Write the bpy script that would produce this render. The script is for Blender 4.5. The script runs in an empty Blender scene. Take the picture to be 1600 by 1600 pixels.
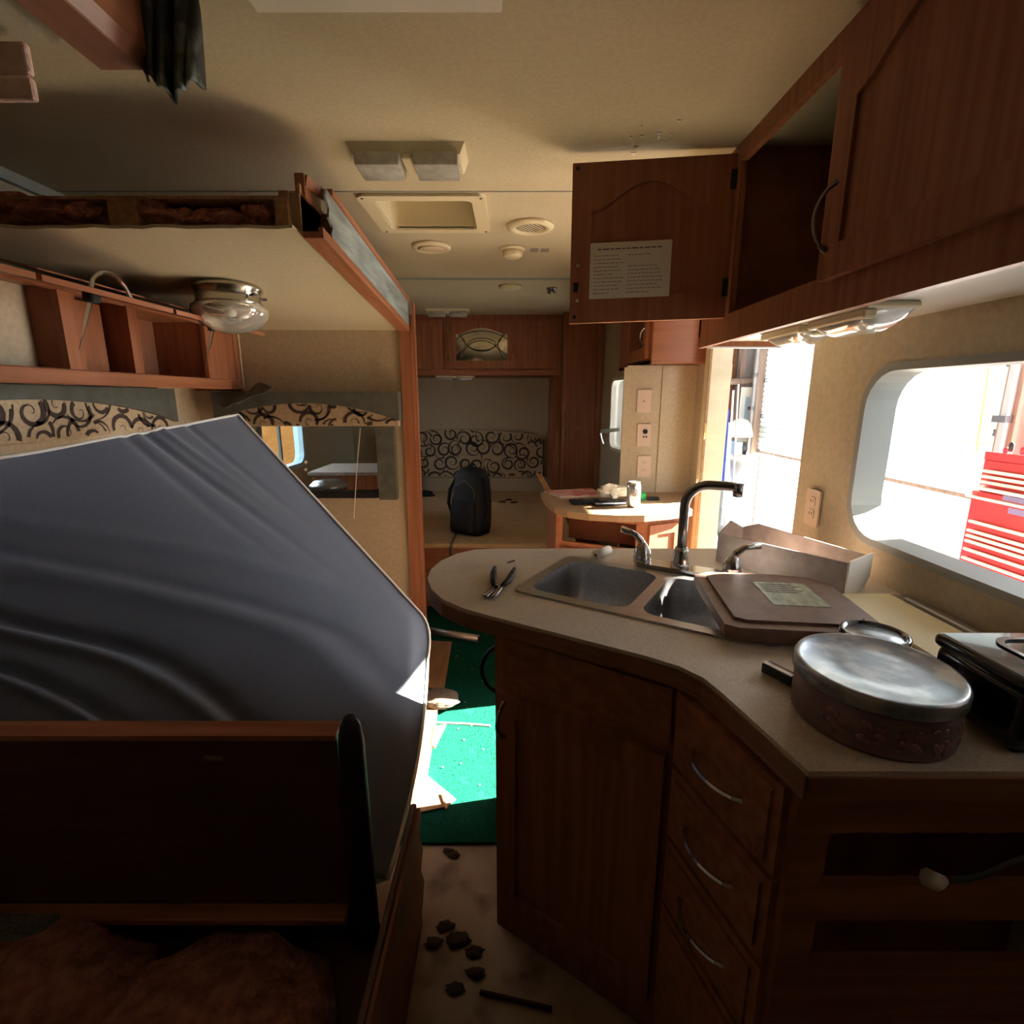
import bpy, bmesh, math, random
from mathutils import Vector, Matrix, Euler, noise as mnoise
from mathutils.geometry import tessellate_polygon
random.seed(7)
V = Vector
S = bpy.context.scene
COL = S.collection
PI = math.pi
# ------------------------------------------------------------------ camera
CAMZ, F, PITCH = 1.38, 800.0, math.atan(178 / 800.0)
cam = bpy.data.cameras.new('camera'); camo = bpy.data.objects.new('camera', cam); COL.objects.link(camo)
cam.sensor_width = 36; cam.lens = 36 * F / 1600; cam.clip_start = .02
camo.location = (0, 0, CAMZ); camo.rotation_euler = (PI / 2 - PITCH, 0, 0)
S.camera = camo
# ------------------------------------------------------------------ world, sun, exposure
w = bpy.data.worlds.new('world'); S.world = w; w.use_nodes = True
bg = w.node_tree.nodes['Background']; bg.inputs[0].default_value = (.80, .90, 1, 1); bg.inputs[1].default_value = 3.8
sun = bpy.data.lights.new('sun_offscreen', 'SUN'); sun.energy = 46; sun.angle = math.radians(.53); sun.color = (1, .93, .80)
suno = bpy.data.objects.new('sun_offscreen', sun); COL.objects.link(suno)
SUND = V((-1, -.20, -.60)).normalized()
suno.rotation_euler = SUND.to_track_quat('-Z', 'Y').to_euler(); suno.location = (8, 3, 8)
S.view_settings.view_transform = 'Standard'; S.view_settings.look = 'None'
S.view_settings.exposure = 1.75; S.view_settings.gamma = 1
S.cycles.use_denoising = True
S.cycles.max_bounces = 9; S.cycles.diffuse_bounces = 6; S.cycles.sample_clamp_indirect = 12
# ------------------------------------------------------------------ helpers
cp, sp = math.cos(PITCH), math.sin(PITCH)
def px(u, v, x=None, y=None, z=None, d=None):
    """direction of a pixel, taken out to a known plane"""
    dx, dv = (u - 800) / F, (v - 800) / F
    D = V((dx, cp - dv * sp, -sp - dv * cp))
    if x is not None: s = x / D.x
    elif y is not None: s = y / D.y
    elif z is not None: s = (z - CAMZ) / D.z
    else: s = d
    return V((0, 0, CAMZ)) + D * s

def lin(c):
    def f(a):
        a /= 255.0
        return a / 12.92 if a <= .04045 else ((a + .055) / 1.055) ** 2.4
    return (f(c[0]), f(c[1]), f(c[2]), 1)

def M(name, c1, c2=None, scale=(10, 10, 10), rough=.6, metal=0, bump=0, bscale=(300, 300, 300), detail=4, lo=.35, hi=.65,
      coat=0, trans=0, ior=1.45, spec=.5, sheen=0, c3=None, scale3=(2, 2, 2), lo3=.5, hi3=.7, emis=None, transl=0):
    m = bpy.data.materials.new(name); m.use_nodes = True
    nt = m.node_tree; n = nt.nodes; L = nt.links
    b = n['Principled BSDF']
    b.inputs['Roughness'].default_value = rough; b.inputs['Metallic'].default_value = metal
    b.inputs['Base Color'].default_value = lin(c1); b.inputs['IOR'].default_value = ior
    b.inputs['Specular IOR Level'].default_value = spec
    if coat: b.inputs['Coat Weight'].default_value = coat
    if trans: b.inputs['Transmission Weight'].default_value = trans
    if sheen: b.inputs['Sheen Weight'].default_value = sheen
    tc = None
    def nz(sc, det):
        nonlocal tc
        if tc is None: tc = n.new('ShaderNodeTexCoord')
        mp = n.new('ShaderNodeMapping'); mp.inputs['Scale'].default_value = sc
        L.new(tc.outputs['Object'], mp.inputs['Vector'])
        t = n.new('ShaderNodeTexNoise'); t.inputs['Scale'].default_value = 1; t.inputs['Detail'].default_value = det
        L.new(mp.outputs[0], t.inputs['Vector'])
        return t
    def ramp(t, lo, hi):
        r = n.new('ShaderNodeMapRange'); r.inputs[1].default_value = lo; r.inputs[2].default_value = hi
        L.new(t.outputs['Fac'], r.inputs[0]); return r
    out = None
    if c2:
        r = ramp(nz(scale, detail), lo, hi)
        mx = n.new('ShaderNodeMix'); mx.data_type = 'RGBA'
        mx.inputs[6].default_value = lin(c1); mx.inputs[7].default_value = lin(c2)
        L.new(r.outputs[0], mx.inputs[0]); out = mx.outputs[2]
        if c3:
            r = ramp(nz(scale3, 5), lo3, hi3)
            m2 = n.new('ShaderNodeMix'); m2.data_type = 'RGBA'
            L.new(out, m2.inputs[6]); m2.inputs[7].default_value = lin(c3); L.new(r.outputs[0], m2.inputs[0]); out = m2.outputs[2]
        L.new(out, b.inputs['Base Color'])
    if bump:
        bp = n.new('ShaderNodeBump'); bp.inputs['Strength'].default_value = bump; bp.inputs['Distance'].default_value = .01
        L.new(nz(bscale, 3).outputs['Fac'], bp.inputs['Height']); L.new(bp.outputs[0], b.inputs['Normal'])
    if transl:
        tr = n.new('ShaderNodeBsdfTranslucent'); tr.inputs[0].default_value = lin(c1)
        ms = n.new('ShaderNodeMixShader'); ms.inputs[0].default_value = transl
        L.new(b.outputs[0], ms.inputs[1]); L.new(tr.outputs[0], ms.inputs[2]); L.new(ms.outputs[0], n['Material Output'].inputs[0])
    return m

WC = ((164, 108, 76), (140, 86, 58))
MT = dict(
    ceil=M('ceiling_board', (194, 183, 154), (187, 175, 146), (90, 90, 90), rough=.75, bump=.12, bscale=(220, 220, 220), c3=(180, 167, 135), scale3=(1.6, 1.6, 1.6)),
    wall=M('wall_board', (188, 173, 146), (178, 162, 134), (60, 60, 60), rough=.7, bump=.1),
    mauve=M('wall_vinyl', (188, 173, 146), (178, 162, 134), (60, 60, 60), rough=.65, bump=.08),
    woodz=M('wood_grain_upright', *WC, scale=(45, 45, 2.2), rough=.45, detail=6, lo=.3, hi=.7, spec=.4),
    woody=M('wood_grain_lengthwise', *WC, scale=(45, 2.2, 45), rough=.38, detail=6, lo=.3, hi=.7),
    woodx=M('wood_grain_across', *WC, scale=(2.2, 45, 45), rough=.45, detail=6, lo=.3, hi=.7, spec=.4),
    dwoodz=M('cabinet_wood_upright', *WC, scale=(45, 45, 2.2), rough=.5, detail=6, spec=.35),
    dwoodx=M('cabinet_wood_across', *WC, scale=(2.2, 45, 45), rough=.5, detail=6, spec=.35),
    inside=M('cabinet_inside', (150, 100, 72), (134, 86, 60), (12, 12, 12), rough=.8),
    black=M('black_board', (22, 20, 22), rough=.7),
    counter=M('counter_laminate', (206, 195, 178), (188, 175, 157), (220, 220, 220), rough=.32, detail=5, c3=(176, 162, 144), scale3=(6, 6, 6), lo3=.55, hi3=.8),
    ctedge=M('counter_edge', (150, 104, 74), (128, 86, 60), (6, 6, 60), rough=.4),
    vantop=M('vanity_laminate', (176, 148, 116), (158, 130, 100), (180, 180, 180), rough=.4),
    steel=M('brushed_steel', (196, 196, 198), (176, 176, 178), (8, 160, 160), rough=.36, metal=1),
    chrome=M('chrome', (205, 205, 208), rough=.1, metal=1),
    dchrome=M('worn_chrome', (150, 148, 150), rough=.22, metal=1),
    brass=M('nickel', (192, 186, 172), rough=.22, metal=1),
    cream=M('cream_plastic', (214, 202, 168), rough=.4),
    white=M('white_plastic', (226, 222, 208), rough=.4),
    wbottom=M('white_underside', (225, 225, 222), rough=.25),
    ivory=M('ivory_plate', (205, 180, 158), rough=.4),
    lens=M('clear_lens', (215, 215, 208), (190, 190, 184), (40, 40, 40), rough=.12, spec=.8, trans=.35),
    glass=M('clear_glass', (235, 240, 238), rough=.02, trans=1, ior=1.1),
    ribglass=M('ribbed_glass', (240, 236, 220), rough=.08, trans=.75, ior=1.4),
    mirror=M('leaded_mirror', (200, 196, 186), rough=.06, metal=1),
    lead=M('lead_line', (88, 80, 66), rough=.5, metal=.6),
    matt=M('sheen_tinted_charcoal', (104, 114, 130), (90, 99, 114), (420, 420, 420), rough=.4, sheen=.4, bump=.12, bscale=(600, 600, 600), spec=.6),  # blue tint in the grey base stands in for the window's sheen
    piping=M('white_piping', (226, 222, 212), rough=.5),
    tan=M('tan_fabric', (190, 170, 138), (172, 150, 120), (120, 120, 120), rough=.9),
    print=M('brown_scroll_print', (66, 54, 48), rough=.9),
    greycloth=M('grey_green_vinyl', (92, 94, 84), (78, 80, 72), (20, 20, 20), rough=.6),
    fascia=M('marbled_fascia', (150, 160, 156), (108, 116, 112), (14, 5, 30), rough=.5, detail=8),
    rubber=M('black_rubber', (20, 20, 22), (30, 30, 32), (14, 14, 14), rough=.5),
    flap=M('grey_black_flap', (38, 40, 40), (120, 132, 122), (16, 16, 16), rough=.45, lo=.5, hi=.62, detail=6),
    insul=M('pink_insulation', (176, 116, 98), (140, 82, 66), (30, 30, 30), rough=1, bump=1, bscale=(90, 90, 90), detail=8),
    foam=M('pale_pink_foam', (228, 196, 180), (210, 172, 158), (20, 20, 20), rough=.95, bump=.3),
    rawwood=M('raw_pine', (168, 132, 92), (142, 104, 70), (60, 4, 60), rough=.8),
    card=M('cardboard', (160, 128, 92), (144, 112, 78), (40, 4, 40), rough=.85),
    boxcard=M('grey_brown_carton', (168, 152, 142), (150, 134, 126), (30, 30, 30), rough=.8),
    boxend=M('white_carton', (226, 222, 208), rough=.7),
    bench=M('bench_laminate', (92, 54, 48), (76, 42, 38), (3, 40, 40), rough=.4),
    vinyl=M('vinyl_floor', (176, 158, 136), (150, 130, 108), (5, 5, 5), rough=.55, detail=8, c3=(92, 70, 54), scale3=(8, 8, 8), lo3=.53, hi3=.72),
    carpet=M('green_carpet', (18, 84, 66), (13, 66, 52), (160, 160, 160), rough=1, spec=.05, bump=.8, bscale=(420, 420, 420), c3=(30, 94, 76), scale3=(12, 12, 12), lo3=.6, hi3=.8),
    shag=M('grey_carpet_scrap', (132, 122, 108), (104, 94, 82), (160, 160, 160), rough=1, bump=1, bscale=(300, 300, 300)),
    leaf=M('dry_leaf', (66, 46, 34), (50, 34, 24), (40, 40, 40), rough=.9),
    bed=M('bed_deck', (206, 178, 140), (186, 156, 120), (8, 60, 60), rough=.7),
    nylon=M('black_nylon', (24, 26, 34), (16, 17, 22), (60, 60, 60), rough=.65, bump=.2),
    gloss=M('black_gloss', (18, 18, 22), rough=.12, coat=.5),
    cutting=M('brown_cover', (138, 112, 98), (118, 94, 82), (24, 24, 24), rough=.5),
    tin=M('tin_lid', (142, 150, 160), (186, 190, 194), (22, 22, 22), rough=.28, metal=.7, lo=.45, hi=.6, detail=7),
    tinside=M('tin_side', (150, 122, 122), (120, 96, 100), (24, 24, 60), rough=.4, metal=.3),
    tinprint=M('tin_berry_print', (176, 120, 122), (112, 84, 92), (120, 120, 120), rough=.4),
    sticker=M('pale_sticker', (190, 196, 172), (140, 150, 132), (90, 30, 90), rough=.35),
    covercream=M('cream_cover', (222, 208, 160), rough=.45),
    paper=M('paper_sheet', (222, 214, 196), rough=.8),
    ink=M('ink', (92, 84, 78), rough=.8),
    pinkmag=M('magazine_cover', (230, 196, 196), (214, 96, 110), (14, 26, 20), rough=.35, lo=.5, hi=.56),
    can=M('silver_can', (206, 208, 212), rough=.2, metal=.9),
    bluegreen=M('can_emblem', (96, 112, 118), rough=.3),
    greenp=M('green_plastic', (40, 170, 84), rough=.4),
    red=M('red_paint', (172, 46, 58), rough=.4, coat=.3),
    redd=M('red_drawer_paint', (172, 46, 58), rough=.45),
    bluetext=M('blue_grey_badge', (120, 112, 160), rough=.5),
    rollup=M('roll_up_white', (214, 226, 228), rough=.5),
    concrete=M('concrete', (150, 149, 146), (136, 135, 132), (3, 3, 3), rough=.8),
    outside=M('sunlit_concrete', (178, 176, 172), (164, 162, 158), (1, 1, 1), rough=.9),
    gwall=M('garage_wall', (150, 142, 134), (128, 120, 114), (2, 2, 2), rough=.9),
    post=M('wood_post', (150, 128, 112), (126, 104, 92), (20, 20, 2), rough=.8),
    rpost=M('red_brown_post', (138, 84, 82), rough=.7),
    bluet=M('blue_tarp', (58, 82, 168), (40, 60, 140), (20, 20, 20), rough=.6),
    lblue=M('light_blue_case', (160, 186, 200), rough=.5),
    yellowj=M('yellow_jug', (220, 206, 140), rough=.45),
    orange=M('orange_print', (226, 120, 50), rough=.5),
    jamb=M('pale_jamb', (216, 206, 176), (200, 190, 160), (4, 4, 8), rough=.5),
    alu=M('aluminium', (188, 188, 186), rough=.4, metal=.8),
    seal=M('grey_edge', (150, 152, 146), rough=.6),
    plyout=M('orange_plywood', (222, 160, 92), (205, 142, 78), (3, 3, 20), rough=.8),
)

class MB:
    def __init__(s, T=None): s.bm = bmesh.new(); s.T = T or Matrix()
    def _n(s, vs):
        for v in vs: v.co = s.T @ v.co
    def box(s, x0, x1, y0, y1, z0, z1, bev=0, seg=1):
        r = bmesh.ops.create_cube(s.bm, size=1)['verts']
        for v in r: v.co = V((x0 + (v.co.x + .5) * (x1 - x0), y0 + (v.co.y + .5) * (y1 - y0), z0 + (v.co.z + .5) * (z1 - z0)))
        s._n(r)
        if bev:
            es = {e for v in r for e in v.link_edges}
            bmesh.ops.bevel(s.bm, geom=list(es), offset=bev, segments=seg, affect='EDGES', profile=.5)
        return s
    def raw(s, vs, fs):
        b = [s.bm.verts.new(s.T @ V(v)) for v in vs]
        for f in fs:
            try: s.bm.faces.new([b[i] for i in f])
            except ValueError: pass
        return s
    def slab(s, outer, holes, fn, th):
        """flat outline with holes, given thickness; fn(a, b, t) -> point"""
        loops = [outer] + list(holes)
        tris = tessellate_polygon([[V((p[0], p[1], 0)) for p in l] for l in loops])
        pts = [p for l in loops for p in l]; N = len(pts)
        vs = [fn(p[0], p[1], 0) for p in pts] + [fn(p[0], p[1], th) for p in pts]
        fs = [tuple(t) for t in tris] + [tuple(N + i for i in reversed(t)) for t in tris]
        k = 0
        for l in loops:
            m = len(l)
            for i in range(m):
                a, b = k + i, k + (i + 1) % m
                fs.append((a, b, N + b, N + a))
            k += m
        s.raw(vs, fs); bmesh.ops.recalc_face_normals(s.bm, faces=s.bm.faces[:]); return s
    def prism(s, pts, z0, z1): return s.slab(pts, [], lambda a, b, t: V((a, b, z0 + t)), z1 - z0)
    def tube(s, path, r, seg=8, cap=True, flat=1):
        path = [V(p) for p in path]; n = len(path)
        rr = r if isinstance(r, (list, tuple)) else [r] * n
        up = None; rings = []
        for i, p in enumerate(path):
            t = (path[min(i + 1, n - 1)] - path[max(i - 1, 0)]).normalized()
            if up is None:
                up = V((0, 0, 1)) if abs(t.z) < .9 else V((1, 0, 0))
            a = t.cross(up)
            if a.length < 1e-5: a = t.cross(V((0, 1, 0)))
            a.normalize(); b = a.cross(t).normalized(); up = b
            rings.append([p + (a * math.cos(q) + b * math.sin(q) * flat) * rr[i] for q in [2 * PI * k / seg for k in range(seg)]])
        vs = [v for R in rings for v in R]
        fs = [(i * seg + k, i * seg + (k + 1) % seg, (i + 1) * seg + (k + 1) % seg, (i + 1) * seg + k) for i in range(n - 1) for k in range(seg)]
        if cap: fs += [tuple(range(seg))[::-1], tuple((n - 1) * seg + k for k in range(seg))]
        return s.raw(vs, fs)
    def lathe(s, prof, c=(0, 0, 0), seg=24, R=None, sx=1, sy=1, rib=0):
        c = V(c); R = R or Matrix.Identity(3); vs = []; fs = []; n = len(prof)
        for r, z in prof:
            for k in range(seg):
                q = 2 * PI * k / seg; e = r * (1 + (rib if k % 2 else 0))
                vs.append(c + R @ V((e * math.cos(q) * sx, e * math.sin(q) * sy, z)))
        for i in range(n - 1):
            for k in range(seg):
                fs.append((i * seg + k, i * seg + (k + 1) % seg, (i + 1) * seg + (k + 1) % seg, (i + 1) * seg + k))
        if prof[0][0] > 1e-6: fs.append(tuple(range(seg))[::-1])
        if prof[-1][0] > 1e-6: fs.append(tuple((n - 1) * seg + k for k in range(seg)))
        s.raw(vs, fs); return s
    def grid(s, fn, nu, nv):
        vs = [fn(i / nu, j / nv) for j in range(nv + 1) for i in range(nu + 1)]
        fs = [(j * (nu + 1) + i, j * (nu + 1) + i + 1, (j + 1) * (nu + 1) + i + 1, (j + 1) * (nu + 1) + i) for j in range(nv) for i in range(nu)]
        return s.raw(vs, fs)
    def quadbox(s, pts, off):
        """closed block: polygon of points plus the same polygon moved by off"""
        n = len(pts); off = V(off)
        vs = [V(p) for p in pts] + [V(p) + off for p in pts]
        fs = [tuple(range(n)), tuple(range(2 * n - 1, n - 1, -1))] + [(i, (i + 1) % n, n + (i + 1) % n, n + i) for i in range(n)]
        s.raw(vs, fs); bmesh.ops.recalc_face_normals(s.bm, faces=s.bm.faces[:]); return s

BASE = {}
def link(name, mb, mat, base, smooth):
    for v in mb.bm.verts: v.co -= base
    me = bpy.data.meshes.new(name)
    if smooth:
        for f in mb.bm.faces: f.smooth = True
        for e in mb.bm.edges:
            if len(e.link_faces) == 2 and e.calc_face_angle(0) > math.radians(smooth if smooth > 1 else 40): e.smooth = False
    mb.bm.to_mesh(me); mb.bm.free()
    o = bpy.data.objects.new(name, me); COL.objects.link(o); me.materials.append(MT[mat] if isinstance(mat, str) else mat)
    return o
def part(name, mb, mat, parent, smooth=0, label=None, kind=None):
    b = BASE[parent.name]; o = link(name, mb, mat, b, smooth); o.parent = parent; BASE[o.name] = b
    if label: o['label'] = label
    if kind: o['kind'] = kind
    return o
def thing(name, label, cat, loc, group=None, kind=None):
    o = bpy.data.objects.new(name, None); COL.objects.link(o); o.location = loc; o.empty_display_size = .05
    o['label'] = label
    if cat: o['category'] = cat
    if group: o['group'] = group
    if kind: o['kind'] = kind
    BASE[o.name] = V(loc); return o
def solo(name, mb, mat, label, cat, loc=None, group=None, smooth=0, kind=None):
    if loc is None:
        c = [v.co for v in mb.bm.verts]
        loc = V(((min(p.x for p in c) + max(p.x for p in c)) / 2, (min(p.y for p in c) + max(p.y for p in c)) / 2, min(p.z for p in c)))
    o = link(name, mb, mat, V(loc), smooth); o.location = loc; BASE[o.name] = V(loc)
    o['label'] = label
    if cat: o['category'] = cat
    if group: o['group'] = group
    if kind: o['kind'] = kind
    return o
def struct(name, mb, mat, label, smooth=0): return solo(name, mb, mat, label, None, loc=(0, 0, 0), kind='structure', smooth=smooth)

def rr(x0, x1, y0, y1, r, n=6):
    o = []
    for cx, cy, a0 in ((x1 - r, y0 + r, -PI / 2), (x1 - r, y1 - r, 0), (x0 + r, y1 - r, PI / 2), (x0 + r, y0 + r, PI)):
        for k in range(n + 1):
            a = a0 + PI / 2 * k / n; o.append((cx + r * math.cos(a), cy + r * math.sin(a)))
    return o
def rect(x0, x1, y0, y1): return [(x0, y0), (x1, y0), (x1, y1), (x0, y1)]
def arch(x0, x1, y0, y1, rise, n=10):
    """rectangle whose top swells in a cathedral arch"""
    o = [(x0, y0), (x1, y0)]
    for k in range(n + 1):
        t = k / n; x = x1 + (x0 - x1) * t
        o.append((x, y1 - rise + rise * (.5 - .5 * math.cos(2 * PI * t)) ** .8))
    return o
def inset_ok(p, poly):
    c = False; j = len(poly) - 1
    for i in range(len(poly)):
        a, b = poly[i], poly[j]
        if (a[1] > p[1]) != (b[1] > p[1]) and p[0] < (b[0] - a[0]) * (p[1] - a[1]) / (b[1] - a[1]) + a[0]: c = not c
        j = i
    return c
def frame_fn(O, A, N, Z=V((0, 0, 1))):
    """local sheet: a along A, b along Z, t out along N"""
    O, A, N = V(O), V(A).normalized(), V(N).normalized()
    return lambda a, b, t: O + A * a + Z * b + N * t
def scrolls(poly, fn, t, size, seed, dens=1.0):
    """curling vine print laid over a fabric face, cut at its outline"""
    rnd = random.Random(seed); mb = MB()
    xs = [p[0] for p in poly]; ys = [p[1] for p in poly]
    step = size * .9 / dens; y = min(ys); row = 0
    def ribbon(pts, ws):
        L, R = [], []
        for i, p in enumerate(pts):
            a = pts[max(i - 1, 0)]; b = pts[min(i + 1, len(pts) - 1)]
            dx, dy = b[0] - a[0], b[1] - a[1]; l = math.hypot(dx, dy) or 1
            nx, ny = -dy / l * ws[i], dx / l * ws[i]
            L.append((p[0] + nx, p[1] + ny)); R.append((p[0] - nx, p[1] - ny))
        for i in range(len(pts) - 1):
            q = [L[i], R[i], R[i + 1], L[i + 1]]
            if all(inset_ok(k, poly) for k in q): mb.raw([fn(k[0], k[1], t) for k in q], [(0, 1, 2, 3)])
    while y < max(ys) + step:
        x = min(xs) + (row % 2) * step * .5
        while x < max(xs) + step:
            cx, cy = x + rnd.uniform(-.2, .2) * size, y + rnd.uniform(-.2, .2) * size
            d = rnd.choice((-1, 1)); a0 = rnd.uniform(0, 2 * PI); r0 = size * rnd.uniform(.38, .55); n = 26
            pts, ws = [], []
            for i in range(n):
                q = i / (n - 1); a = a0 + d * q * 3.3 * PI; r = r0 * (1 - q) ** .8 + .03 * size
                pts.append((cx + r * math.cos(a), cy + r * math.sin(a))); ws.append(size * (.012 + .075 * math.sin(PI * min(1, q * 1.3)) * (1 - .5 * q)))
            ribbon(pts, ws)
            p0 = pts[0]; pts, ws = [], []
            for i in range(14):
                q = i / 13; a = a0 - d * q * 1.9 + d * .2; pts.append((p0[0] + size * .5 * (math.cos(a0) - math.cos(a)) * d + size * .15 * q, p0[1] + size * .5 * (math.sin(a) - math.sin(a0)) * d)); ws.append(size * (.05 * (1 - q) + .008))
            ribbon(pts, ws); x += step
        y += step; row += 1
    return mb
def arch_handle(p, q, out, r=.004, n=10, seg=6):
    p, q, out = V(p), V(q), V(out); mb = MB()
    mb.tube([p.lerp(q, k / n) + out * math.sin(PI * k / n) ** .6 for k in range(n + 1)], [r * (1.3 if k in (0, n) else 1) for k in range(n + 1)], seg)
    return mb
def panel_door(parent, name, fn, w, h, matf, matp, th=.019, st=.05, rise=0, dz=0, pane=None):
    """frame-and-panel door in a local sheet; returns the door part"""
    d = MB(); hole = arch(st, w - st, st, h - st, rise) if rise else rect(st, w - st, st, h - st)
    d.slab(rect(0, w, 0, h), [hole], fn, th)
    o = part(name, d, matf, parent)
    p = MB(); p.slab(hole, [], lambda a, b, t: fn(a, b, t + .003), th - .011)
    part(pane or 'panel', p, matp, o)
    return o

# ------------------------------------------------------------------ structure: trailer shell
ZC, ZK, XR, XL, YF, YB = 2.08, .91, .96, -1.60, 5.20, -1.60
b = MB().box(XL - .05, 1.03, YB, YF + .05, -.06, 0)
struct('floor', b, 'vinyl', 'dirty beige vinyl floor of the stripped trailer')
b = MB(); VENT = rect(-.52, -.125, 2.02, 2.36)
b.slab(rect(XL - .05, 1.03, YB, YF + .05), [VENT], lambda a, c, t: V((a, c, ZC + t)), .05)
ceil_o = struct('ceiling', b, 'ceil', 'stained cream ceiling board with two seams')
part('seam', MB().box(XL, XR, 1.972, 1.979, ZC - .002, ZC), 'seal', ceil_o)
part('seam', MB().box(XL, XR, 3.29, 3.325, ZC - .005, ZC), 'seal', ceil_o)
b = MB(); WIN = rr(.40, 1.42, 1.01, 1.452, .10); DOOR = rect(1.70, 2.56, .002, 1.97)
b.slab(rect(YB, 3.3, 0, ZC), [WIN, DOOR], lambda a, c, t: V((XR + t, a, c)), .07)
wr = struct('wall_right', b, 'mauve', 'beige vinyl side wall with window cut-out and doorway')
b = MB(); b.slab(rr(.385, 1.435, .995, 1.467, .11), [rr(.404, 1.416, 1.014, 1.448, .097)], lambda a, c, t: V((XR - .004 + t, a, c)), .085)
win1 = struct('window_1', b, 'seal', 'grey cut edge around the empty kitchen window opening')
# tapering nose wall with a small window
NA, NB = V((.96, 3.3, 0)), V((.775, 4.58, 0)); nd = (NB - NA).normalized(); nn = V((nd.y, -nd.x, 0))
nfn = lambda a, c, t: NA + nd * a + nn * t + V((0, 0, c))
b = MB(); NW = rr(.52, 1.00, .98, 1.52, .07); b.slab(rect(0, (NB - NA).length, 0, ZC), [NW], nfn, .05); b.box(.782, .83, 4.58, 5.2, 0, ZC)
struct('wall_nose', b, 'wall', 'beige tapering wall beside the bedroom')
b = MB(); b.slab(rr(.50, 1.02, .96, 1.54, .08), [rr(.524, .996, .984, 1.516, .067)], lambda a, c, t: nfn(a, c, t - .006), .06)
w2 = struct('window_2', b, 'white', 'small rounded window by the bedroom wardrobe')
b = MB(); b.slab(NW, [], lambda a, c, t: nfn(a, c, t + .03), .004); part('pane', b, 'glass', w2)
b = MB(); LW = rr(3.28, 3.92, .90, 1.30, .08)
b.slab(rect(YB, YF, 0, ZC), [LW], lambda a, c, t: V((XL - t, a, c)), .05)
struct('wall_left', b, 'wall', 'beige left wall of the trailer')
b = MB(); b.slab(rr(3.255, 3.945, .875, 1.325, .1), [rr(3.284, 3.916, .904, 1.296, .077)], lambda a, c, t: V((XL + .012 - t, a, c)), .07)
w4 = struct('window_4', b, 'lblue', 'pale framed window in the left wall seen through the slide window')
b = MB(); b.slab(LW, [], lambda a, c, t: V((XL - .02 - t, a, c)), .004); part('pane', b, 'glass', w4)
b = MB().box(XL - .03, XL - .01, 3.58, 3.60, .9, 1.3); part('mullion', b, 'greycloth', w4)
b = MB().box(XL, .96, YF, YF + .05, 0, ZC); struct('wall_front', b, 'wall', 'beige front wall behind the bed')
b = MB().box(XL, 1.03, YB - .05, YB, 0, ZC); struct('wall_rear', b, 'wall', 'beige rear wall')
b = MB().box(.60, .96, 2.75, 2.79, 0, 1.545); struct('wall_partition', b, 'mauve', 'beige partition panel with three plates')
b = MB().box(XL, XL + .02, YB, YF, ZC - .035, ZC); struct('trim_corner', b, 'seal', 'grey corner trim between ceiling and left wall')
# doorway jamb
dj = thing('door_1', 'pale jamb of the entry doorway', None, (XR, 2.54, 0), kind='structure')
part('jamb', MB().box(.935, 1.035, 2.50, 2.575, 0, 1.97), 'jamb', dj)
part('jamb', MB().box(.985, 1.035, 1.70, 1.715, 0, 1.97), 'white', dj)
part('head', MB().box(.935, 1.035, 1.715, 2.50, 1.95, 1.97), 'jamb', dj)
part('weather_strip', MB().box(.925, .937, 2.494, 2.501, 0, 1.95), 'card', dj)
b = MB().tube([(.93, 2.49, 1.22 + .0), (.92, 2.47, 1.26), (.915, 2.45, 1.22), (.92, 2.47, 1.19), (.93, 2.49, 1.20)], .004, 6); part('hook', b, 'yellowj', dj)
b = MB().tube([(.93, 2.495, .98), (.90, 2.47, .96), (.90, 2.46, 1.0)], .006, 6); part('latch', b, 'brass', dj)
# ------------------------------------------------------------------ structure: slide-out room pulled in
def zs(y): return 1.80 - .086 * (y - 1.48)           # underside of the slide roof
SX = -1.57
def roof(mb, x0, x1, y0, y1, th, lift=0, jag=0, seed=1):
    rnd = random.Random(seed); n = 26
    top, bot = [], []
    pts = [(x0, y1), (x1, y1)] + [(x1 + (x0 - x1) * k / n, y0 + (rnd.uniform(0, jag) if jag else 0)) for k in range(n + 1)]
    mb.slab([(p[0], p[1]) for p in pts], [], lambda a, c, t: V((a, c, zs(c) + lift + t)), th)
b = MB(); roof(b, SX, -.56, 1.43, 2.64, .008, 0, .012)
so = struct('ceiling_slide', b, 'ceil', 'cream ceiling of the cut slide-out room')
b = MB(); roof(b, SX, -.56, 1.47, 2.64, .008, .082); part('roof_skin', b, 'rawwood', so)
b = MB(); roof(b, SX, -.56, 1.56, 2.60, .07, .01); part('roof_core', b, 'insul', so)
for u, wdt in ((190, .075), (440, .04)):
    p = px(u, 345, y=1.45); part('rafter', MB().box(p.x - wdt / 2, p.x + wdt / 2, 1.455, 1.57, zs(1.46) + .008, zs(1.46) + .08, .004), 'rawwood', so)
def clump(c, r, seed, sq=(1, 1, 1), amp=.45, sub=3):
    mb = MB(); vs = bmesh.ops.create_icosphere(mb.bm, subdivisions=sub, radius=1)['verts']
    for v in vs:
        n1 = mnoise.noise(v.co * 1.7 + V((seed * 3.1, 0, 0))); n2 = mnoise.noise(v.co * 5 + V((0, seed * 2.3, 0)))
        v.co = V(c) + V((v.co.x * sq[0], v.co.y * sq[1], v.co.z * sq[2])) * r * (1 + amp * n1 + amp * .5 * n2)
    return mb
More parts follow.
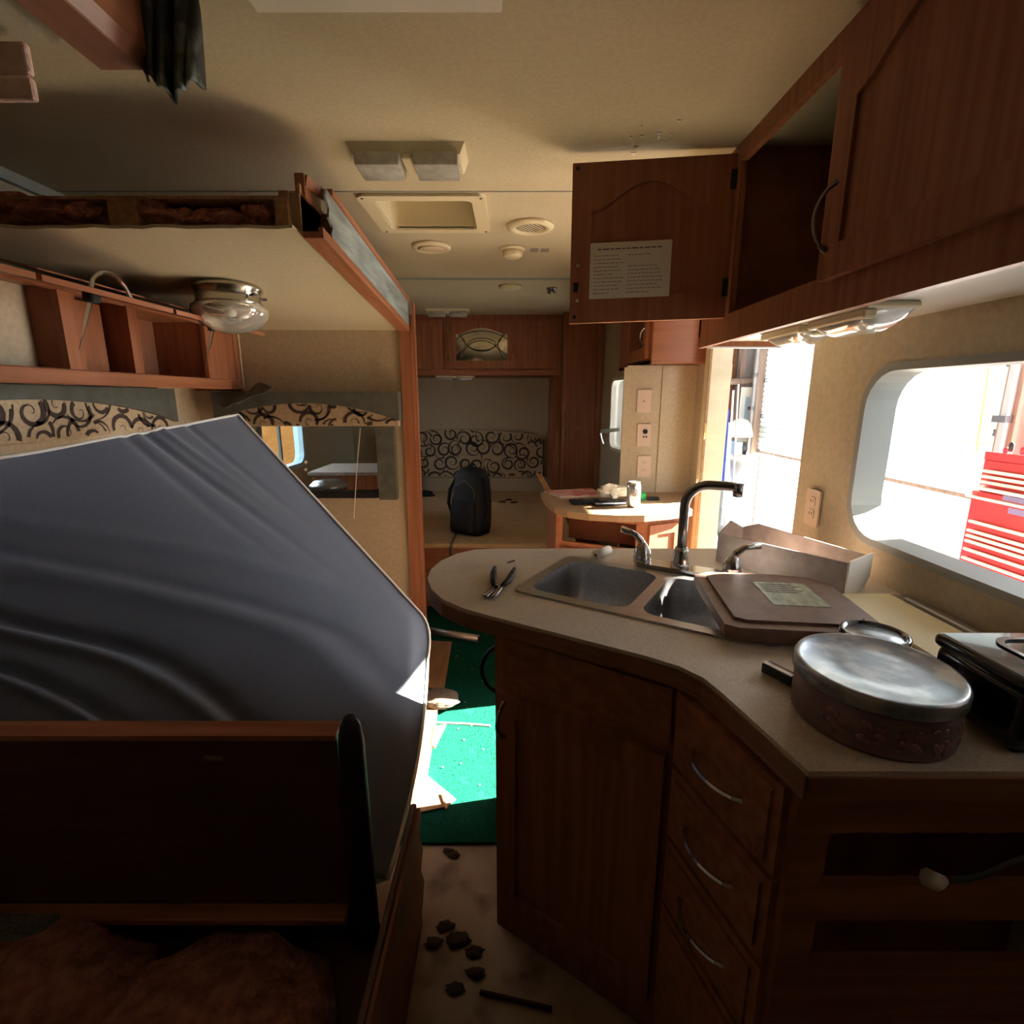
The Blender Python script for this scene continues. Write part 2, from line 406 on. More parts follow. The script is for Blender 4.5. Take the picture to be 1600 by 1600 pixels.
for k, (u, v, r, sq) in enumerate(((25, 318, .035, (1.3, .8, .7)), (75, 330, .05, (1.8, .8, .55)), (140, 333, .045, (1.3, .7, .7)), (245, 335, .045, (1.1, .9, .75)), (285, 343, .036, (1, .8, .8)), (345, 343, .045, (1.7, .7, .6)), (405, 338, .035, (1.2, .8, .8)), (10, 345, .03, (1.4, .8, .5)))):
    p = px(u, v, y=1.50); part('insulation_tuft', clump(p, r, k + 1, sq), 'insul', so)
ew = MB(); SW = rr(-1.42, -.668, .905, 1.30, .06)
ew.slab(rect(SX, -.535, .14, 1.77), [SW], lambda a, c, t: V((a, 2.62 + t, c)), .03)
struct('wall_slide_end', ew, 'wall', 'tan end wall of the slide-out with a window')
b = MB(); b.slab(rr(-1.45, -.64, .872, 1.33, .07), [rr(-1.416, -.672, .909, 1.296, .057)], lambda a, c, t: V((a, 2.612 + t, c)), .05)
w3 = struct('window_3', b, 'black', 'black framed window in the slide end wall')
b = MB(); b.slab(SW, [], lambda a, c, t: V((a, 2.632 + t, c)), .004); part('pane', b, 'glass', w3)
for (u, v) in ((478, 722), (478, 734)):
    p = px(u, v, y=2.61); part('bolt', MB().lathe([(0, -.004), (.008, -.003), (.008, .003), (0, .004)], p, 8, Matrix.Rotation(PI / 2, 3, 'X')), 'white', w3)
b = MB().box(SX - .03, SX, .85, 2.65, .14, 1.84); struct('wall_slide_side', b, 'wall', 'beige outer wall of the slide-out')
b = MB().box(SX, -.45, 1.0, 2.62, .08, .13).box(SX, -.258, .1, 1.0, .08, .13); struct('floor_slide', b, 'bench', 'dark floor of the slide-out')
# header of the slide: trim with fascia
hd = thing('trim_header', 'wooden header with marbled fascia, sawn off at one end', None, (-.53, 1.48, 0), kind='structure')
def beam(x0, x1, y0, y1, l0, l1):
    return MB().quadbox([(x0, y0, zs(y0) + l0), (x1, y0, zs(y0) + l0), (x1, y0, zs(y0) + l1), (x0, y0, zs(y0) + l1)], (0, y1 - y0, zs(y1) - zs(y0)))
part('bottom_trim', beam(-.548, -.495, 1.47, 2.64, -.010, .006), 'woody', hd)
part('trim_lip', beam(-.507, -.495, 1.47, 2.64, .004, .016), 'woody', hd)
part('top_trim', beam(-.507, -.492, 1.56, 2.64, .130, .146), 'woody', hd)
fz = lambda a, c, t: V((-.505 + t, a, zs(a) + c))
fp = MB(); fp.slab([(1.56, .014), (2.64, .014), (2.64, .132), (1.53, .132), (1.52, .115), (1.545, .09), (1.535, .065), (1.565, .05), (1.55, .03)], [], fz, .006); part('fascia', fp, 'fascia', hd)
part('back_board', beam(-.556, -.548, 1.47, 2.64, .0, .12), 'rawwood', hd)
part('stub', beam(-.60, -.575, 1.46, 1.62, .004, .098), 'rawwood', hd)
part('stub', beam(-.573, -.548, 1.465, 1.62, .004, .094), 'card', hd)
part('stub', beam(-.565, -.54, 1.485, 1.60, .094, .150), 'woody', hd)
part('stub', beam(-.545, -.50, 1.60, 1.64, .01, .10), 'rawwood', hd)
tt = MB(); tt.quadbox([(-.545, 1.49, zs(1.49) + .12), (-.538, 1.49, zs(1.49) + .148), (-.50, 1.66, zs(1.66) + .145), (-.507, 1.66, zs(1.66) + .13)], (.006, 0, 0)); part('torn_edge', tt, 'woody', hd)
part('post', MB().box(-.545, -.487, 2.60, 2.655, .05, zs(2.62) + .005), 'woodz', hd)
part('post_edge', MB().box(-.486, -.474, 2.62, 2.66, .05, 1.83), 'woodz', hd)
# near stump of the same header, with flap and foam
hs = thing('trim_stump', 'orange wood header stump broken off above the bench', None, (-.56, .8, 1.84), kind='structure')
part('bottom_trim', MB().box(-.59, -.525, -.3, .855, 1.838, 1.850, .003), 'woody', hs)
b = MB(); b.quadbox([(-.525, -.3, 1.838), (-.525, .855, 1.838), (-.512, .85, 1.856), (-.512, -.3, 1.856)], (-.01, 0, .004)); part('rounded_lip', b, 'woody', hs)
part('side_board', MB().box(-.522, -.512, -.3, .84, 1.855, 1.98), 'woody', hs)
b = MB(); rn = random.Random(3); pts = [(-1.57, -.3), (-.59, -.3)] + [(-.59 - .98 * k / 30, .80 + rn.uniform(-.012, .018) + .02 * math.sin(k * 1.1)) for k in range(31)]
b.slab(pts, [], lambda a, c, t: V((a, c, 1.852 + t)), .01); part('ceiling_scrap', b, 'ceil', hs)
b = MB().box(-1.57, -.59, -.3, .76, 1.87, 1.94); part('core', b, 'insul', hs)
fx = px(44, 110, y=.80).x
fz0, fz1, fz2 = px(40, 155, y=.80).z, px(40, 116, y=.80).z, px(40, 62, y=.80).z
for z0, z1 in ((fz1 + .001, fz2), (fz0, fz1 - .001)):
    mb = MB().box(fx - .25, fx, .80, .812, z0, z1, .004, 2); part('foam_block', mb, 'foam', hs)
def flapf(a, c):
    top = px(150 + 160 * a, -70, d=.72); bot = px(205 + 108 * a, 75 + 74 * math.sin(PI * min(1, a * .75 + .02)), d=.74)
    p = top.lerp(bot, c); w_ = .014 * math.sin(a * 15 + c * 2) * (.4 + .6 * c) + .012 * math.sin(a * 31 + c * 5) * c
    return p + V((w_ * .4, -w_, 0))
mb = MB().grid(flapf, 40, 26)
fl = solo('seal_flap', mb, 'flap', 'torn grey-black rubber flap hanging beside the header stump', 'flap', smooth=80)
sm = fl.modifiers.new('s', 'SOLIDIFY'); sm.thickness = .004
# ------------------------------------------------------------------ slide: overhead cabinet
XF = -1.33
lc = thing('overhead_cabinet', 'orange wood overhead cabinet with flip-up doors open on the slide wall', 'cabinet', (XF, 1.8, 1.42))
part('bottom_rail', MB().box(XF - .02, XF, .86, 2.60, 1.42, 1.466, .004), 'woody', lc)
part('top_rail', MB().box(XF - .02, XF, .86, 2.60, 1.69, 1.715, .002), 'woody', lc)
part('bottom_board', MB().box(SX, XF - .02, .86, 2.60, 1.43, 1.445), 'woody', lc)
part('top_board', MB().box(SX, XF - .02, .86, 2.60, 1.70, 1.712), 'woody', lc)
part('back_panel', MB().box(SX, SX + .01, .86, 2.60, 1.445, 1.70), 'wall', lc)
part('added_liner', MB().box(XF - .105, XF - .095, .86, 1.60, 1.445, 1.70), 'wall', lc)  # added in front of the back panel so the opening looks brighter
for y0, y1, m in ((1.60, 1.66, 'woodz'), (1.875, 1.92, 'woodz'), (2.33, 2.40, 'woodz'), (2.56, 2.60, 'woodz')):
    part('stile', MB().box(XF - .02, XF, y0, y1, 1.466, 1.69), m, lc)
for y0, m in ((1.60, 'inside'), (1.88, 'woodz'), (2.34, 'woodz')):
    part('divider', MB().box(SX + .01, XF - .02, y0, y0 + .014, 1.445, 1.70), m, lc)
part('filler_panel', MB().box(XF - .09, XF - .08, 1.67, 1.86, 1.466, 1.69), 'woodz', lc)
part('filler_panel', MB().box(XF - .012, XF - .004, 2.40, 2.56, 1.466, 1.69), 'woodz', lc)
part('end_panel', MB().box(SX, XF + .004, 2.60, 2.615, 1.415, 1.72, .004), 'woodz', lc)
part('edge_strip', MB().box(XF + .002, XF + .008, 2.598, 2.606, 1.43, 1.70), 'jamb', lc)
part('inner_board', MB().box(SX + .012, SX + .02, 1.94, 2.33, 1.446, 1.70), 'inside', lc)
for y0, y1 in ((.80, 1.215), (1.23, 1.685), (1.70, 2.285)):
    fb = MB(); fb.quadbox([(XF + .005, y0, 1.698), (-1.05, y0, 1.636), (-1.05, y0, 1.650), (XF + .005, y0, 1.714)], (0, y1 - y0, 0)); d = part('flap_door', fb, 'woody', lc)
    if y0 > 1: part('door_panel', MB().quadbox([(XF + .06, y0 + .05, 1.713), (-1.10, y0 + .05, 1.672), (-1.10, y1 - .05, 1.672), (XF + .06, y1 - .05, 1.713)], (0, 0, .004)), 'woody', d)
    if y0 == 1.23: part('handle', arch_handle((-1.075, 1.40, 1.655), (-1.075, 1.54, 1.655), (.0, 0, .05), .005), 'chrome', d)
for u0, v0, u1, v1 in ((143, 465, 125, 545), (333, 512, 321, 572)):
    a, c = px(u0, v0, x=-1.08), px(u1, v1, x=-1.28)
    st = part('support_arm', MB().tube([a, a.lerp(c, .5), a.lerp(c, .5), c], [.006, .005, .0028, .0028], 8), 'chrome', lc)
    part('bracket', MB().box(a.x - .014, a.x + .014, a.y - .016, a.y + .016, a.z - .012, a.z + .014, .004), 'rubber', st)
# dome light on the slide ceiling
dc = V((-1.0, 1.93, zs(1.93)))
dl = thing('dome_light', 'round ribbed glass dome light with nickel base on the slide ceiling', 'lamp', dc)
part('base', MB().lathe([(.112, .002), (.112, -.012), (.106, -.018), (.104, -.05), (.110, -.056), (.104, -.062)], dc, 36), 'brass', dl, 1)
part('shade', MB().lathe([(.100, -.056), (.118, -.066), (.121, -.082), (.114, -.104), (.094, -.128), (.062, -.146), (.025, -.155), (.0, -.157)], dc, 72, rib=.028), 'ribglass', dl, 60)
part('bulb', MB().lathe([(0, -.07), (.022, -.08), (.03, -.1), (.02, -.122), (0, -.128)], dc, 14), 'white', dl, 1)
for q in (-.3, .5): part('set_screw', MB().tube([dc + V((.104 * math.cos(q), -.02 + .104 * math.sin(q), -.036)), dc + V((.13 * math.cos(q), -.02 + .13 * math.sin(q), -.034))], .005, 6), 'dchrome', dl)
# valances
def valance(name, label, fn, w, h, tops, mats, seed, size, leg=None):
    o = thing(name, label, 'valance', fn(w / 2, 0, 0))
    n = 24; arc = [(w * k / n, tops(k / n)) for k in range(n + 1)]
    part('fabric_panel', MB().slab([(0, 0), (w, 0)] + arc[::-1], [], fn, .055), mats[0], o)
    part('scroll_print', scrolls([(0, 0), (w, 0)] + arc[::-1], fn, .057, size, seed), mats[1], o, kind='stuff')
    part('top_board', MB().slab([(-.01, tops(0) - .004)] + [(p[0], p[1] - .004) for p in arc[1:-1]] + [(w + .01, tops(1) - .004), (w + .01, h), (-.01, h)], [], fn, .075), mats[2], o)
    if leg: part('side_leg', MB().slab(rect(*leg), [], fn, .05), mats[2], o)
    return o
valance('window_valance', 'arched scroll-print valance along the slide side wall under the cabinet', frame_fn((SX, 2.32, 1.245), (0, -1, 0), (1, 0, 0)), 1.35, .175, lambda t: .02 + .115 * math.sin(PI * min(1, t * .95 + .02)) ** .7, ('tan', 'print', 'greycloth'), 4, .12)
valance('window_valance', 'arched scroll-print valance with side leg over the slide end window', frame_fn((-1.44, 2.605, 1.245), (1, 0, 0), (0, -1, 0)), .88, .165, lambda t: .02 + .095 * math.sin(PI * min(1, t * .93 + .05)) ** .75, ('tan', 'print', 'greycloth'), 9, .12, (.765, .855, -.37, .0))
part('pull_cord', MB().tube([px(563, 668, y=2.59), px(558, 725, y=2.595), px(553, 810, y=2.60)], .002, 5), 'white', w3)
def crumple(fn, nu, nv, amp, fr, seed):
    def g(a, c):
        p = fn(a, c); return p + V((mnoise.noise(p * fr + V((seed, 0, 0))), mnoise.noise(p * fr + V((0, seed, 0))), mnoise.noise(p * fr + V((0, 0, seed))))) * amp
    return MB().grid(g, nu, nv)
q = [px(330, 632, y=2.52), px(388, 598, y=2.52), px(425, 606, y=2.50), px(372, 640, y=2.44)]
o = solo('dark_cloth', crumple(lambda a, c: q[0].lerp(q[1], a).lerp(q[3].lerp(q[2], a), c), 16, 10, .05, 9, 2), 'greycloth', 'crumpled dark cloth tucked at the cabinet end above the valance', 'cloth', smooth=60)
o.modifiers.new('s', 'SOLIDIFY').thickness = .006
# ------------------------------------------------------------------ mattress leaning in the slide
TL, C1, C2, C3, BL = px(0, 715, d=1.36), px(372, 648, d=1.92), px(677, 980, d=1.85), px(606, 1375, d=1.36), V((-1.25, 1.04, .46))
def bez(a, c, d, t): return a * (1 - t) ** 2 + c * 2 * t * (1 - t) + d * t * t
def rightedge(t):
    if t < .60: return C1.lerp(C2, t / .64)
    if t < .70: return bez(C1.lerp(C2, .60 / .64), C2, C2.lerp(C3, .06 / .36), (t - .60) / .10)
    p = C2.lerp(C3, (t - .64) / .36); q = (t - .70) / .30
    return p + V((.025 * math.sin(PI * q), 0, 0))
def leftedge(t): return TL.lerp(BL, t)
MN = (C2 - TL).cross(C1 - TL).normalized()
if MN.y > 0: MN = -MN
def msurf(a, c, lift=0):
    a2 = -.16 + 1.16 * a
    R, L = rightedge(c), leftedge(c)
    p = L + (R - L) * a2
    if c < .001: pass
    f = 0
    for b0, b1, wd, am in ((.50, 1.10, .020, -.022), (.54, 1.13, .014, .016), (.64, 1.35, .016, -.02), (.67, 1.40, .012, .012), (.34, .86, .035, .010), (.30, .80, .02, -.006), (.80, 1.55, .016, -.02), (.20, .62, .03, .006)):
        dd = (c - (b0 + (b1 - b0) * max(a2, 0))) / wd
        f += am * math.exp(-dd * dd) * (1 - .75 * max(0, a2) ** 2)
    for a0, a1, c1_, wd, am in ((.52, .86, .55, .016, -.012), (.60, .80, .3, .012, .008), (.44, .70, .5, .02, -.007), (.72, .9, .4, .012, -.006)):
        if c < c1_:
            dd = (a2 - (a0 + (a1 - a0) * c / c1_)) / wd
            f += am * math.exp(-dd * dd) * (1 - c / c1_)
    f += .016 * mnoise.noise(V((a2 * 2.2, c * 2.2, 1)))
    f += .05 * math.sin(PI * min(max(a2, 0), 1)) * math.sin(PI * c)
    e = min(1, min(1 - a, 1.0) / .05) ; f *= e
    return p + MN * (f + lift)
mt = thing('mattress', 'charcoal fabric mattress with white piping leaning across the slide', 'mattress', (-.85, 1.4, .15))
mb = MB().grid(msurf, 90, 80); part('cover', mb, 'matt', mt, 80)
mb = MB().grid(lambda a, c: msurf(a, c, 0) - MN * (.07 - .0 * a), 40, 30)
for side in (0, 1): mb.grid(lambda a, c: msurf(1, a, 0) - MN * .07 * c if side else msurf(a, 0, 0) - MN * .07 * c, 40, 2)
mb.grid(lambda a, c: msurf(a, 1, 0) - MN * .07 * c, 40, 2); part('underside', mb, 'matt', mt, 60)
pth = [msurf(k / 40, 0) for k in range(41)] + [msurf(1, k / 60) for k in range(1, 61)]
part('piping', MB().tube(pth, .0055, 6), 'piping', mt, 80)
# ------------------------------------------------------------------ gutted bench
bn = thing('gutted_bench', 'dark brown gutted bench with black rubber edge in front of the mattress', 'bench', (-.9, .95, 0))
part('bulkhead', MB().box(-1.56, -.375, .965, .985, .13, .668), 'bench', bn)
part('top_edge', MB().quadbox([(-1.56, .957, .668), (-.375, .957, .668), (-.375, .998, .676), (-1.56, .998, .676)], (0, 0, .012)), 'dwoodx', bn)
part('bottom_rail', MB().box(-1.2, -.375, .925, .965, .215, .235, .003), 'dwoodx', bn)
part('label_plate', MB().box(-.665, -.625, .961, .9655, .617, .626), 'card', bn)
tp = [V((-.345, .965, z)) for z in (.10, .30, .50, .66, .70, .722)]
part('rubber_edge', MB().tube([V((-.33, .80, .0)), V((-.34, .90, .05))] + tp, [.045, .04, .034, .031, .03, .028, .022, .01], 12), 'rubber', bn, 60)
part('skirt', MB().box(-.254, -.24, .30, 1.10, 0, .385, .003), 'bench', bn)
b = MB(); b.slab([(.6, .38)] + [(1.10 + .02 * math.sin(k * 2.1), .37 - .035 * k) for k in range(9)] + [(.6, .05)], [], lambda a, c, t: V((-.245 + t, a, c)), .012); part('torn_edge', b, 'inside', bn)
for k, (x, y, z, r, sq, l) in enumerate(((-.62, .72, .17, .19, (1.5, 1, .38), 'rust pink insulation batt slumped against the rubber edge'), (-1.02, .80, .18, .2, (1.3, .8, .4), 'brown-pink insulation batt heaped in the bench middle'), (-.40, .50, .15, .12, (.7, 1.6, .5), 'long pink insulation strip lying along the bench skirt'))):
    solo('insulation_batt', clump((x, y, z), r, k + 20, sq, .3), 'insul', l, 'insulation', group='insulation batts in the bench', smooth=80)
solo('carpet_offcut', MB().quadbox([(-1.5, .60, .20), (-1.05, .72, .205), (-1.02, .93, .23), (-1.5, .93, .24)], (0, 0, .015)), 'shag', 'grey-brown carpet offcut beside the brown insulation batt in the bench', 'carpet')
# ------------------------------------------------------------------ kitchen base cabinet
def poly_in(): return [(-.04, 1.105), (.315, .862), (.392, .598), (.955, .598), (.955, 1.54), (-.04, 1.54)]
kc = thing('kitchen_cabinet', 'dark cherry kitchen base cabinet with angled door and drawer stack', 'cabinet', (.4, 1.1, 0))
pb = poly_in()
def wallseg(p, q, z0, z1, th=.016, holes=()):
    p, q = V((*p, 0)), V((*q, 0)); A = (q - p); L = A.length; A.normalize(); N = V((A.y, -A.x, 0))
    return MB().slab(rect(0, L, z0, z1), holes, lambda a, c, t: p + A * a + V((0, 0, c)) - N * t, th)
part('side_panel', wallseg(pb[5], pb[0], 0, .872), 'dwoodz', kc)
part('face_frame', wallseg(pb[0], pb[1], 0, .872), 'dwoodz', kc)
part('face_frame', wallseg(pb[1], pb[2], 0, .872), 'dwoodz', kc)
SL = [rect(.05, .52, .70, .79), rect(.05, .52, .56, .638), rect(.05, .52, .12, .44)]
part('face_frame', wallseg(pb[2], pb[3], 0, .872, .016, SL), 'dwoodx', kc)
part('back_panel', wallseg(pb[4], pb[5], 0, .872), 'dwoodz', kc)
part('inner_back', MB().box(.42, .95, .78, .79, .05, .87), 'inside', kc)
part('bottom_board', MB().prism(pb, .06, .075), 'dwoodx', kc)
def seg(p, q):
    A = (V((*q, 0)) - V((*p, 0))); L = A.length; A.normalize(); return A, V((A.y, -A.x, 0)), L
A, N, L = seg(pb[0], pb[1])
part('false_front', MB().slab(rect(.045, L - .01, .735, .850), [], frame_fn((*pb[0], 0), A, N), .012), 'dwoodx', kc)
dr = panel_door(kc, 'door', frame_fn(V((*pb[0], .095)) + A * .015, A, N), L - .03, .615, 'dwoodz', 'dwoodz', .02, .055)
h0 = V((*pb[0], 0)) + A * .04 + N * .02; part('handle', arch_handle(h0 + V((0, 0, .60)), h0 + V((0, 0, .69)), N * .028, .005), 'dchrome', dr)
A, N, L = seg(pb[1], pb[2])
for z0, z1 in ((.705, .855), (.545, .695), (.385, .535), (.095, .375)):
    d = MB(); fn = frame_fn(V((*pb[1], z0)) + A * .012, A, N); hh = z1 - z0
    d.slab(rect(0, L - .024, 0, hh), [], fn, .014); o = part('drawer', d, 'dwoodx', kc)
    f2 = MB(); f2.slab(rect(.016, L - .04, .016, hh - .016), [], lambda a, c, t: fn(a, c, t + .014), .006); part('front_field', f2, 'dwoodx', o)
    if z0 > .2:
        m = V((*pb[1], (z0 + z1) / 2)) + A * (L / 2) + N * .02
        part('handle', arch_handle(m - A * .06, m + A * .06, N * .026, .0045, 12), 'chrome', o)
# ring pull on the side
hp = px(769, 1088, x=-.045)
part('side_handle', arch_handle((-.04, 1.16, .66), (-.04, 1.16, .78), (-.035, 0, 0), .005, 14), 'rubber', kc)
# ------------------------------------------------------------------ countertop with sink
ct = [(.955, 1.575), (-.05, 1.575), (-.12, 1.562), (-.17, 1.52), (-.21, 1.45), (-.228, 1.37), (-.226, 1.30), (-.205, 1.22), (-.165, 1.15), (-.11, 1.095), (-.043, 1.052), (.255, .872), (.300, .838), (.330, .798), (.345, .745), (.383, .572), (.955, .572)]
O2, e1, e2 = V((.039, 1.213, 0)), V((.853, -.522, 0)), V((.522, .853, 0))
def sk(a, c, z=0): return O2 + e1 * a + e2 * c + V((0, 0, z))
cut = [tuple(sk(a, c)[:2]) for a, c in rr(-.012, .552, -.012, .282, .03, 4)]
cto = thing('countertop', 'beige speckled laminate peninsula countertop with rounded end', 'countertop', (.3, 1.1, .872))
part('top', MB().slab(ct, [cut], lambda a, c, t: V((a, c, .874 + t)), .036), 'counter', cto)
# edge band following the outline
eb = MB(); n = len(ct)
for i in range(1, n - 1):
    p, q = V((*ct[i], 0)), V((*ct[(i + 1) % n], 0))
    if i == n - 1: continue
    A = (q - p).normalized(); N = V((A.y, -A.x, 0))
    if N.dot((p + q) / 2 - V((.4, 1.15, 0))) < 0: N = -N
    eb.quadbox([p + V((0, 0, .868)), q + V((0, 0, .868)), q + V((0, 0, .902)), p + V((0, 0, .902))], N * .004)
part('edge_band', eb, 'ctedge', cto)
sn = thing('sink', 'stainless double-bowl sink set in the countertop', 'sink', sk(.27, .13, .91))
b1, b2 = rr(0, .255, 0, .27, .04, 6), rr(.285, .54, 0, .27, .04, 6)
part('rim', MB().slab(rr(-.03, .572, -.03, .305, .03, 4), [b1, b2], lambda a, c, t: sk(a, c, .910 + t), .005), 'steel', sn)
for x0, nm in ((0, 'bowl'), (.285, 'bowl')):
    mb = MB(); n = 28; prof = [(1.0, .914), (.985, .90), (.96, .84), (.93, .79), (.86, .772), (.5, .766), (.08, .764)]
    lp = rr(-.1275, .1275, -.135, .135, .04, 6); cx, cy = x0 + .1275, .135; m = len(lp); vs = []; fs = []
    for s_, z in prof:
        for p in lp: vs.append(sk(cx + p[0] * s_, cy + p[1] * s_, z))
    for i in range(len(prof) - 1):
        for k in range(m): fs.append((i * m + k, i * m + (k + 1) % m, (i + 1) * m + (k + 1) % m, (i + 1) * m + k))
    fs.append(tuple((len(prof) - 1) * m + k for k in range(m)))
    mb.raw(vs, fs); bo = part(nm, mb, 'steel', sn, 50)
    part('drain', MB().lathe([(.04, .004), (.036, .007), (.02, .002), (0, .002)], sk(cx, cy, .765), 16), 'chrome', bo, 1)
fa = thing('faucet', 'chrome gooseneck faucet with two lever handles behind the sink', 'faucet', sk(.30, .337, .91))
part('base_plate', MB().slab(rr(.165, .435, .308, .366, .028, 5), [], lambda a, c, t: sk(a, c, .91 + t), .016), 'chrome', fa, 1)
c0 = sk(.292, .337, .922)
part('collar', MB().lathe([(.026, 0), (.024, .02), (.018, .05), (.016, .06)], c0, 18), 'chrome', fa, 1)
# spout: rises, bends and reaches toward the window side of the bowls
sd = (sk(.36, .16, 0) - sk(.292, .365, 0)).normalized()
top = px(1092, 770, y=c0.y - .0); sp_ = [c0 + V((0, 0, .05)), c0 + V((0, 0, .13)), c0 + V((0, 0, .175))]
R_ = .06; hz = V((.93, -.36, 0)).normalized()
for k in range(1, 9):
    a = PI / 2 * k / 8; sp_.append(c0 + V((0, 0, .175)) + hz * R_ * (1 - math.cos(a)) + V((0, 0, R_ * math.sin(a))))
sp_ += [sp_[-1] + hz * .04, sp_[-1] + hz * .055 + V((0, 0, -.001)), sp_[-1] + hz * .068 + V((0, 0, -.004))]
part('spout', MB().tube(sp_, .0125, 12), 'dchrome', fa, 60)
part('aerator', MB().tube([sp_[-1] + V((0, 0, .012)), sp_[-1] + V((0, 0, -.022))], [.014, .012], 12), 'dchrome', fa, 60)
for a, dirv in ((.185, V((-.75, .1, .22))), (.425, V((.8, -.1, .12)))):
    h = sk(a, .337, .922); dv_ = dirv.normalized()
    ho = part('handle', MB().lathe([(.024, 0), (.026, .012), (.022, .035), (.014, .05), (.009, .058), (0, .06)], h, 16), 'chrome', fa, 1)
    k0 = h + V((0, 0, .045)); part('lever', MB().tube([k0, k0 + V((0, 0, .018)) + dv_ * .008, k0 + V((0, 0, .03)) + dv_ * .025, k0 + V((0, 0, .032)) + dv_ * .065], [.011, .010, .008, .010], 10), 'chrome', ho, 60)
# sink cover board with sticker
cb = thing('sink_cover', 'brown sink cover board with raised panel lying over the right bowl', 'board', (.59, 1.06, .916))
TB = Matrix.Translation((.59, 1.065, .93)) @ Matrix.Rotation(math.radians(-7), 4, 'Z')
co = [(-.155, -.15), (-.13, -.165), (.10, -.165), (.15, -.12), (.155, .11), (.12, .15), (.05, .165), (-.11, .165), (-.15, .14)]
part('tray', MB(TB).slab([(p[0] * .97, p[1] * .97) for p in co], [], lambda a, c, t: V((a, c, -.014 + t)), .015), 'cutting', cb)
part('board', MB(TB).slab(co, [], lambda a, c, t: V((a, c, .001 + t)), .016), 'cutting', cb)
part('raised_panel', MB(TB).slab([(p[0] * .84, p[1] * .84) for p in co], [], lambda a, c, t: V((a, c, .016 + t)), .007), 'cutting', cb)
part('sticker', MB(TB).slab(rect(-.03, .085, -.055, .085), [], lambda a, c, t: V((a, c, .0228 + t)), .0012), 'sticker', cb)
tx = MB(TB)
for k in range(5): tx.box(-.02, .05 + .015 * (k % 2), .02 + .012 * k, .024 + .012 * k, .0238, .0243)
part('sticker_print', tx, 'ink', cb)
# carton tray
p1, p2 = V((.600, 1.442, .911)), V((.800, 1.165, .911)); A = (p2 - p1).normalized(); N = V((-A.y, A.x, 0)); LL = (p2 - p1).length
if N.x < 0: N = -N
cx_ = thing('carton_tray', 'open grey-brown carton tray with white end flap by the window', 'box', p1.lerp(p2, .5))
f = lambda a, n, z: p1 + A * a + N * n + V((0, 0, z))
part('bottom', MB().quadbox([f(0, 0, 0), f(LL, 0, 0), f(LL, .13, 0), f(0, .13, 0)], (0, 0, .004)), 'boxcard', cx_)
part('side', MB().quadbox([f(0, 0, .004), f(LL, 0, .004), f(LL, 0, .085), f(0, 0, .085)], N * .004), 'boxcard', cx_)
part('side', MB().quadbox([f(0, .13, .004), f(LL, .13, .004), f(LL, .13, .080), f(.05, .13, .105), f(0, .13, .085)], -N * .004), 'boxcard', cx_)
part('end', MB().quadbox([f(0, .004, .004), f(0, .126, .004), f(0, .126, .085), f(0, .06, .115), f(0, .004, .085)], A * .004), 'boxcard', cx_)
part('end_flap', MB().quadbox([f(LL + .003, -.002, .0), f(LL + .003, .105, .0), f(LL + .003, .135, .028), f(LL + .003, .135, .088), f(LL + .003, -.002, .09)], A * .003), 'boxend', cx_)
# stove cover panel and track
solo('stove_cover', MB().box(.748, .888, .755, 1.135, .911, .932, .003), 'covercream', 'cream flat stove cover panel lying between cutting cover and window wall', 'panel')
tr = thing('wall_track', 'dark metal track lying along the window wall behind the cream cover', 'track', (.925, .9, .911))
part('channel', MB().box(.897, .952, .60, 1.16, .911, .918), 'gwall', tr)
part('rail', MB().box(.912, .922, .80, 1.12, .918, .928, .002), 'alu', tr)
# cookie tin
tc_ = V((.538, .688, .911))
tn = thing('cookie_tin', 'large round cookie tin with berry print and dusty metal lid', 'tin', tc_)
part('body', MB().lathe([(.101, 0), (.104, .003), (.104, .068), (.103, .07)], tc_, 48), 'tinside', tn, 1)
part('lid', MB().lathe([(.1075, .064), (.108, .080), (.106, .085), (.101, .086), (.098, .083), (.05, .082), (0, .082)], tc_, 48), 'tin', tn, 40)
bp = MB(); rb = random.Random(5)
for cl in range(6):
    q0 = -2.6 + cl * .42
    for k in range(9):
        q = q0 + rb.uniform(-.11, .11); z = rb.uniform(.012, .045); r = rb.uniform(.004, .008)
        bp.lathe([(r, 0), (r * .7, .0015), (0, .002)], tc_ + V((.1035 * math.cos(q), .1035 * math.sin(q), z)), 6, V((math.cos(q), math.sin(q), 0)).to_track_quat('Z', 'Y').to_matrix())
part('berry_print', bp, 'tinprint', tn)
jp = V((.655, .855, .911))
jl = thing('glass_ashtray', 'small round black dish with glass top behind the cookie tin', 'dish', jp)
part('body', MB().lathe([(.038, 0), (.048, .012), (.054, .04), (.055, .056), (.048, .058), (.046, .050)], jp, 28), 'gloss', jl, 1)
part('glass_top', MB().lathe([(.047, .050), (.044, .053), (0, .052)], jp, 28), 'tin', jl, 1)
ap = thing('toaster', 'glossy black appliance standing beside the cookie tin', 'appliance', (.79, .66, .911))
part('body', MB().box(.668, .94, .60, .745, .913, 1.005, .014, 3), 'gloss', ap, 40)
part('lid', MB().box(.664, .944, .597, .748, 1.0, 1.022, .010, 3), 'gloss', ap, 40)
part('lid_emboss', MB().slab(rr(.72, .92, .615, .72, .03), [rr(.728, .912, .623, .712, .026)], lambda a, c, t: V((a, c, 1.021 + t)), .004), 'gloss', ap)
for x in (.69, .92):
    for y in (.615, .73): part('foot', MB().box(x - .01, x + .01, y - .008, y + .008, .911, .915), 'rubber', ap)
pp = px(1218, 1052, z=.92); TP = Matrix.Translation((pp.x, pp.y, .911)) @ Matrix.Rotation(math.radians(-62), 4, 'Z')
rm = thing('small_remote', 'small black box with steel top edge beside the cookie tin', 'remote', (pp.x, pp.y, .911))
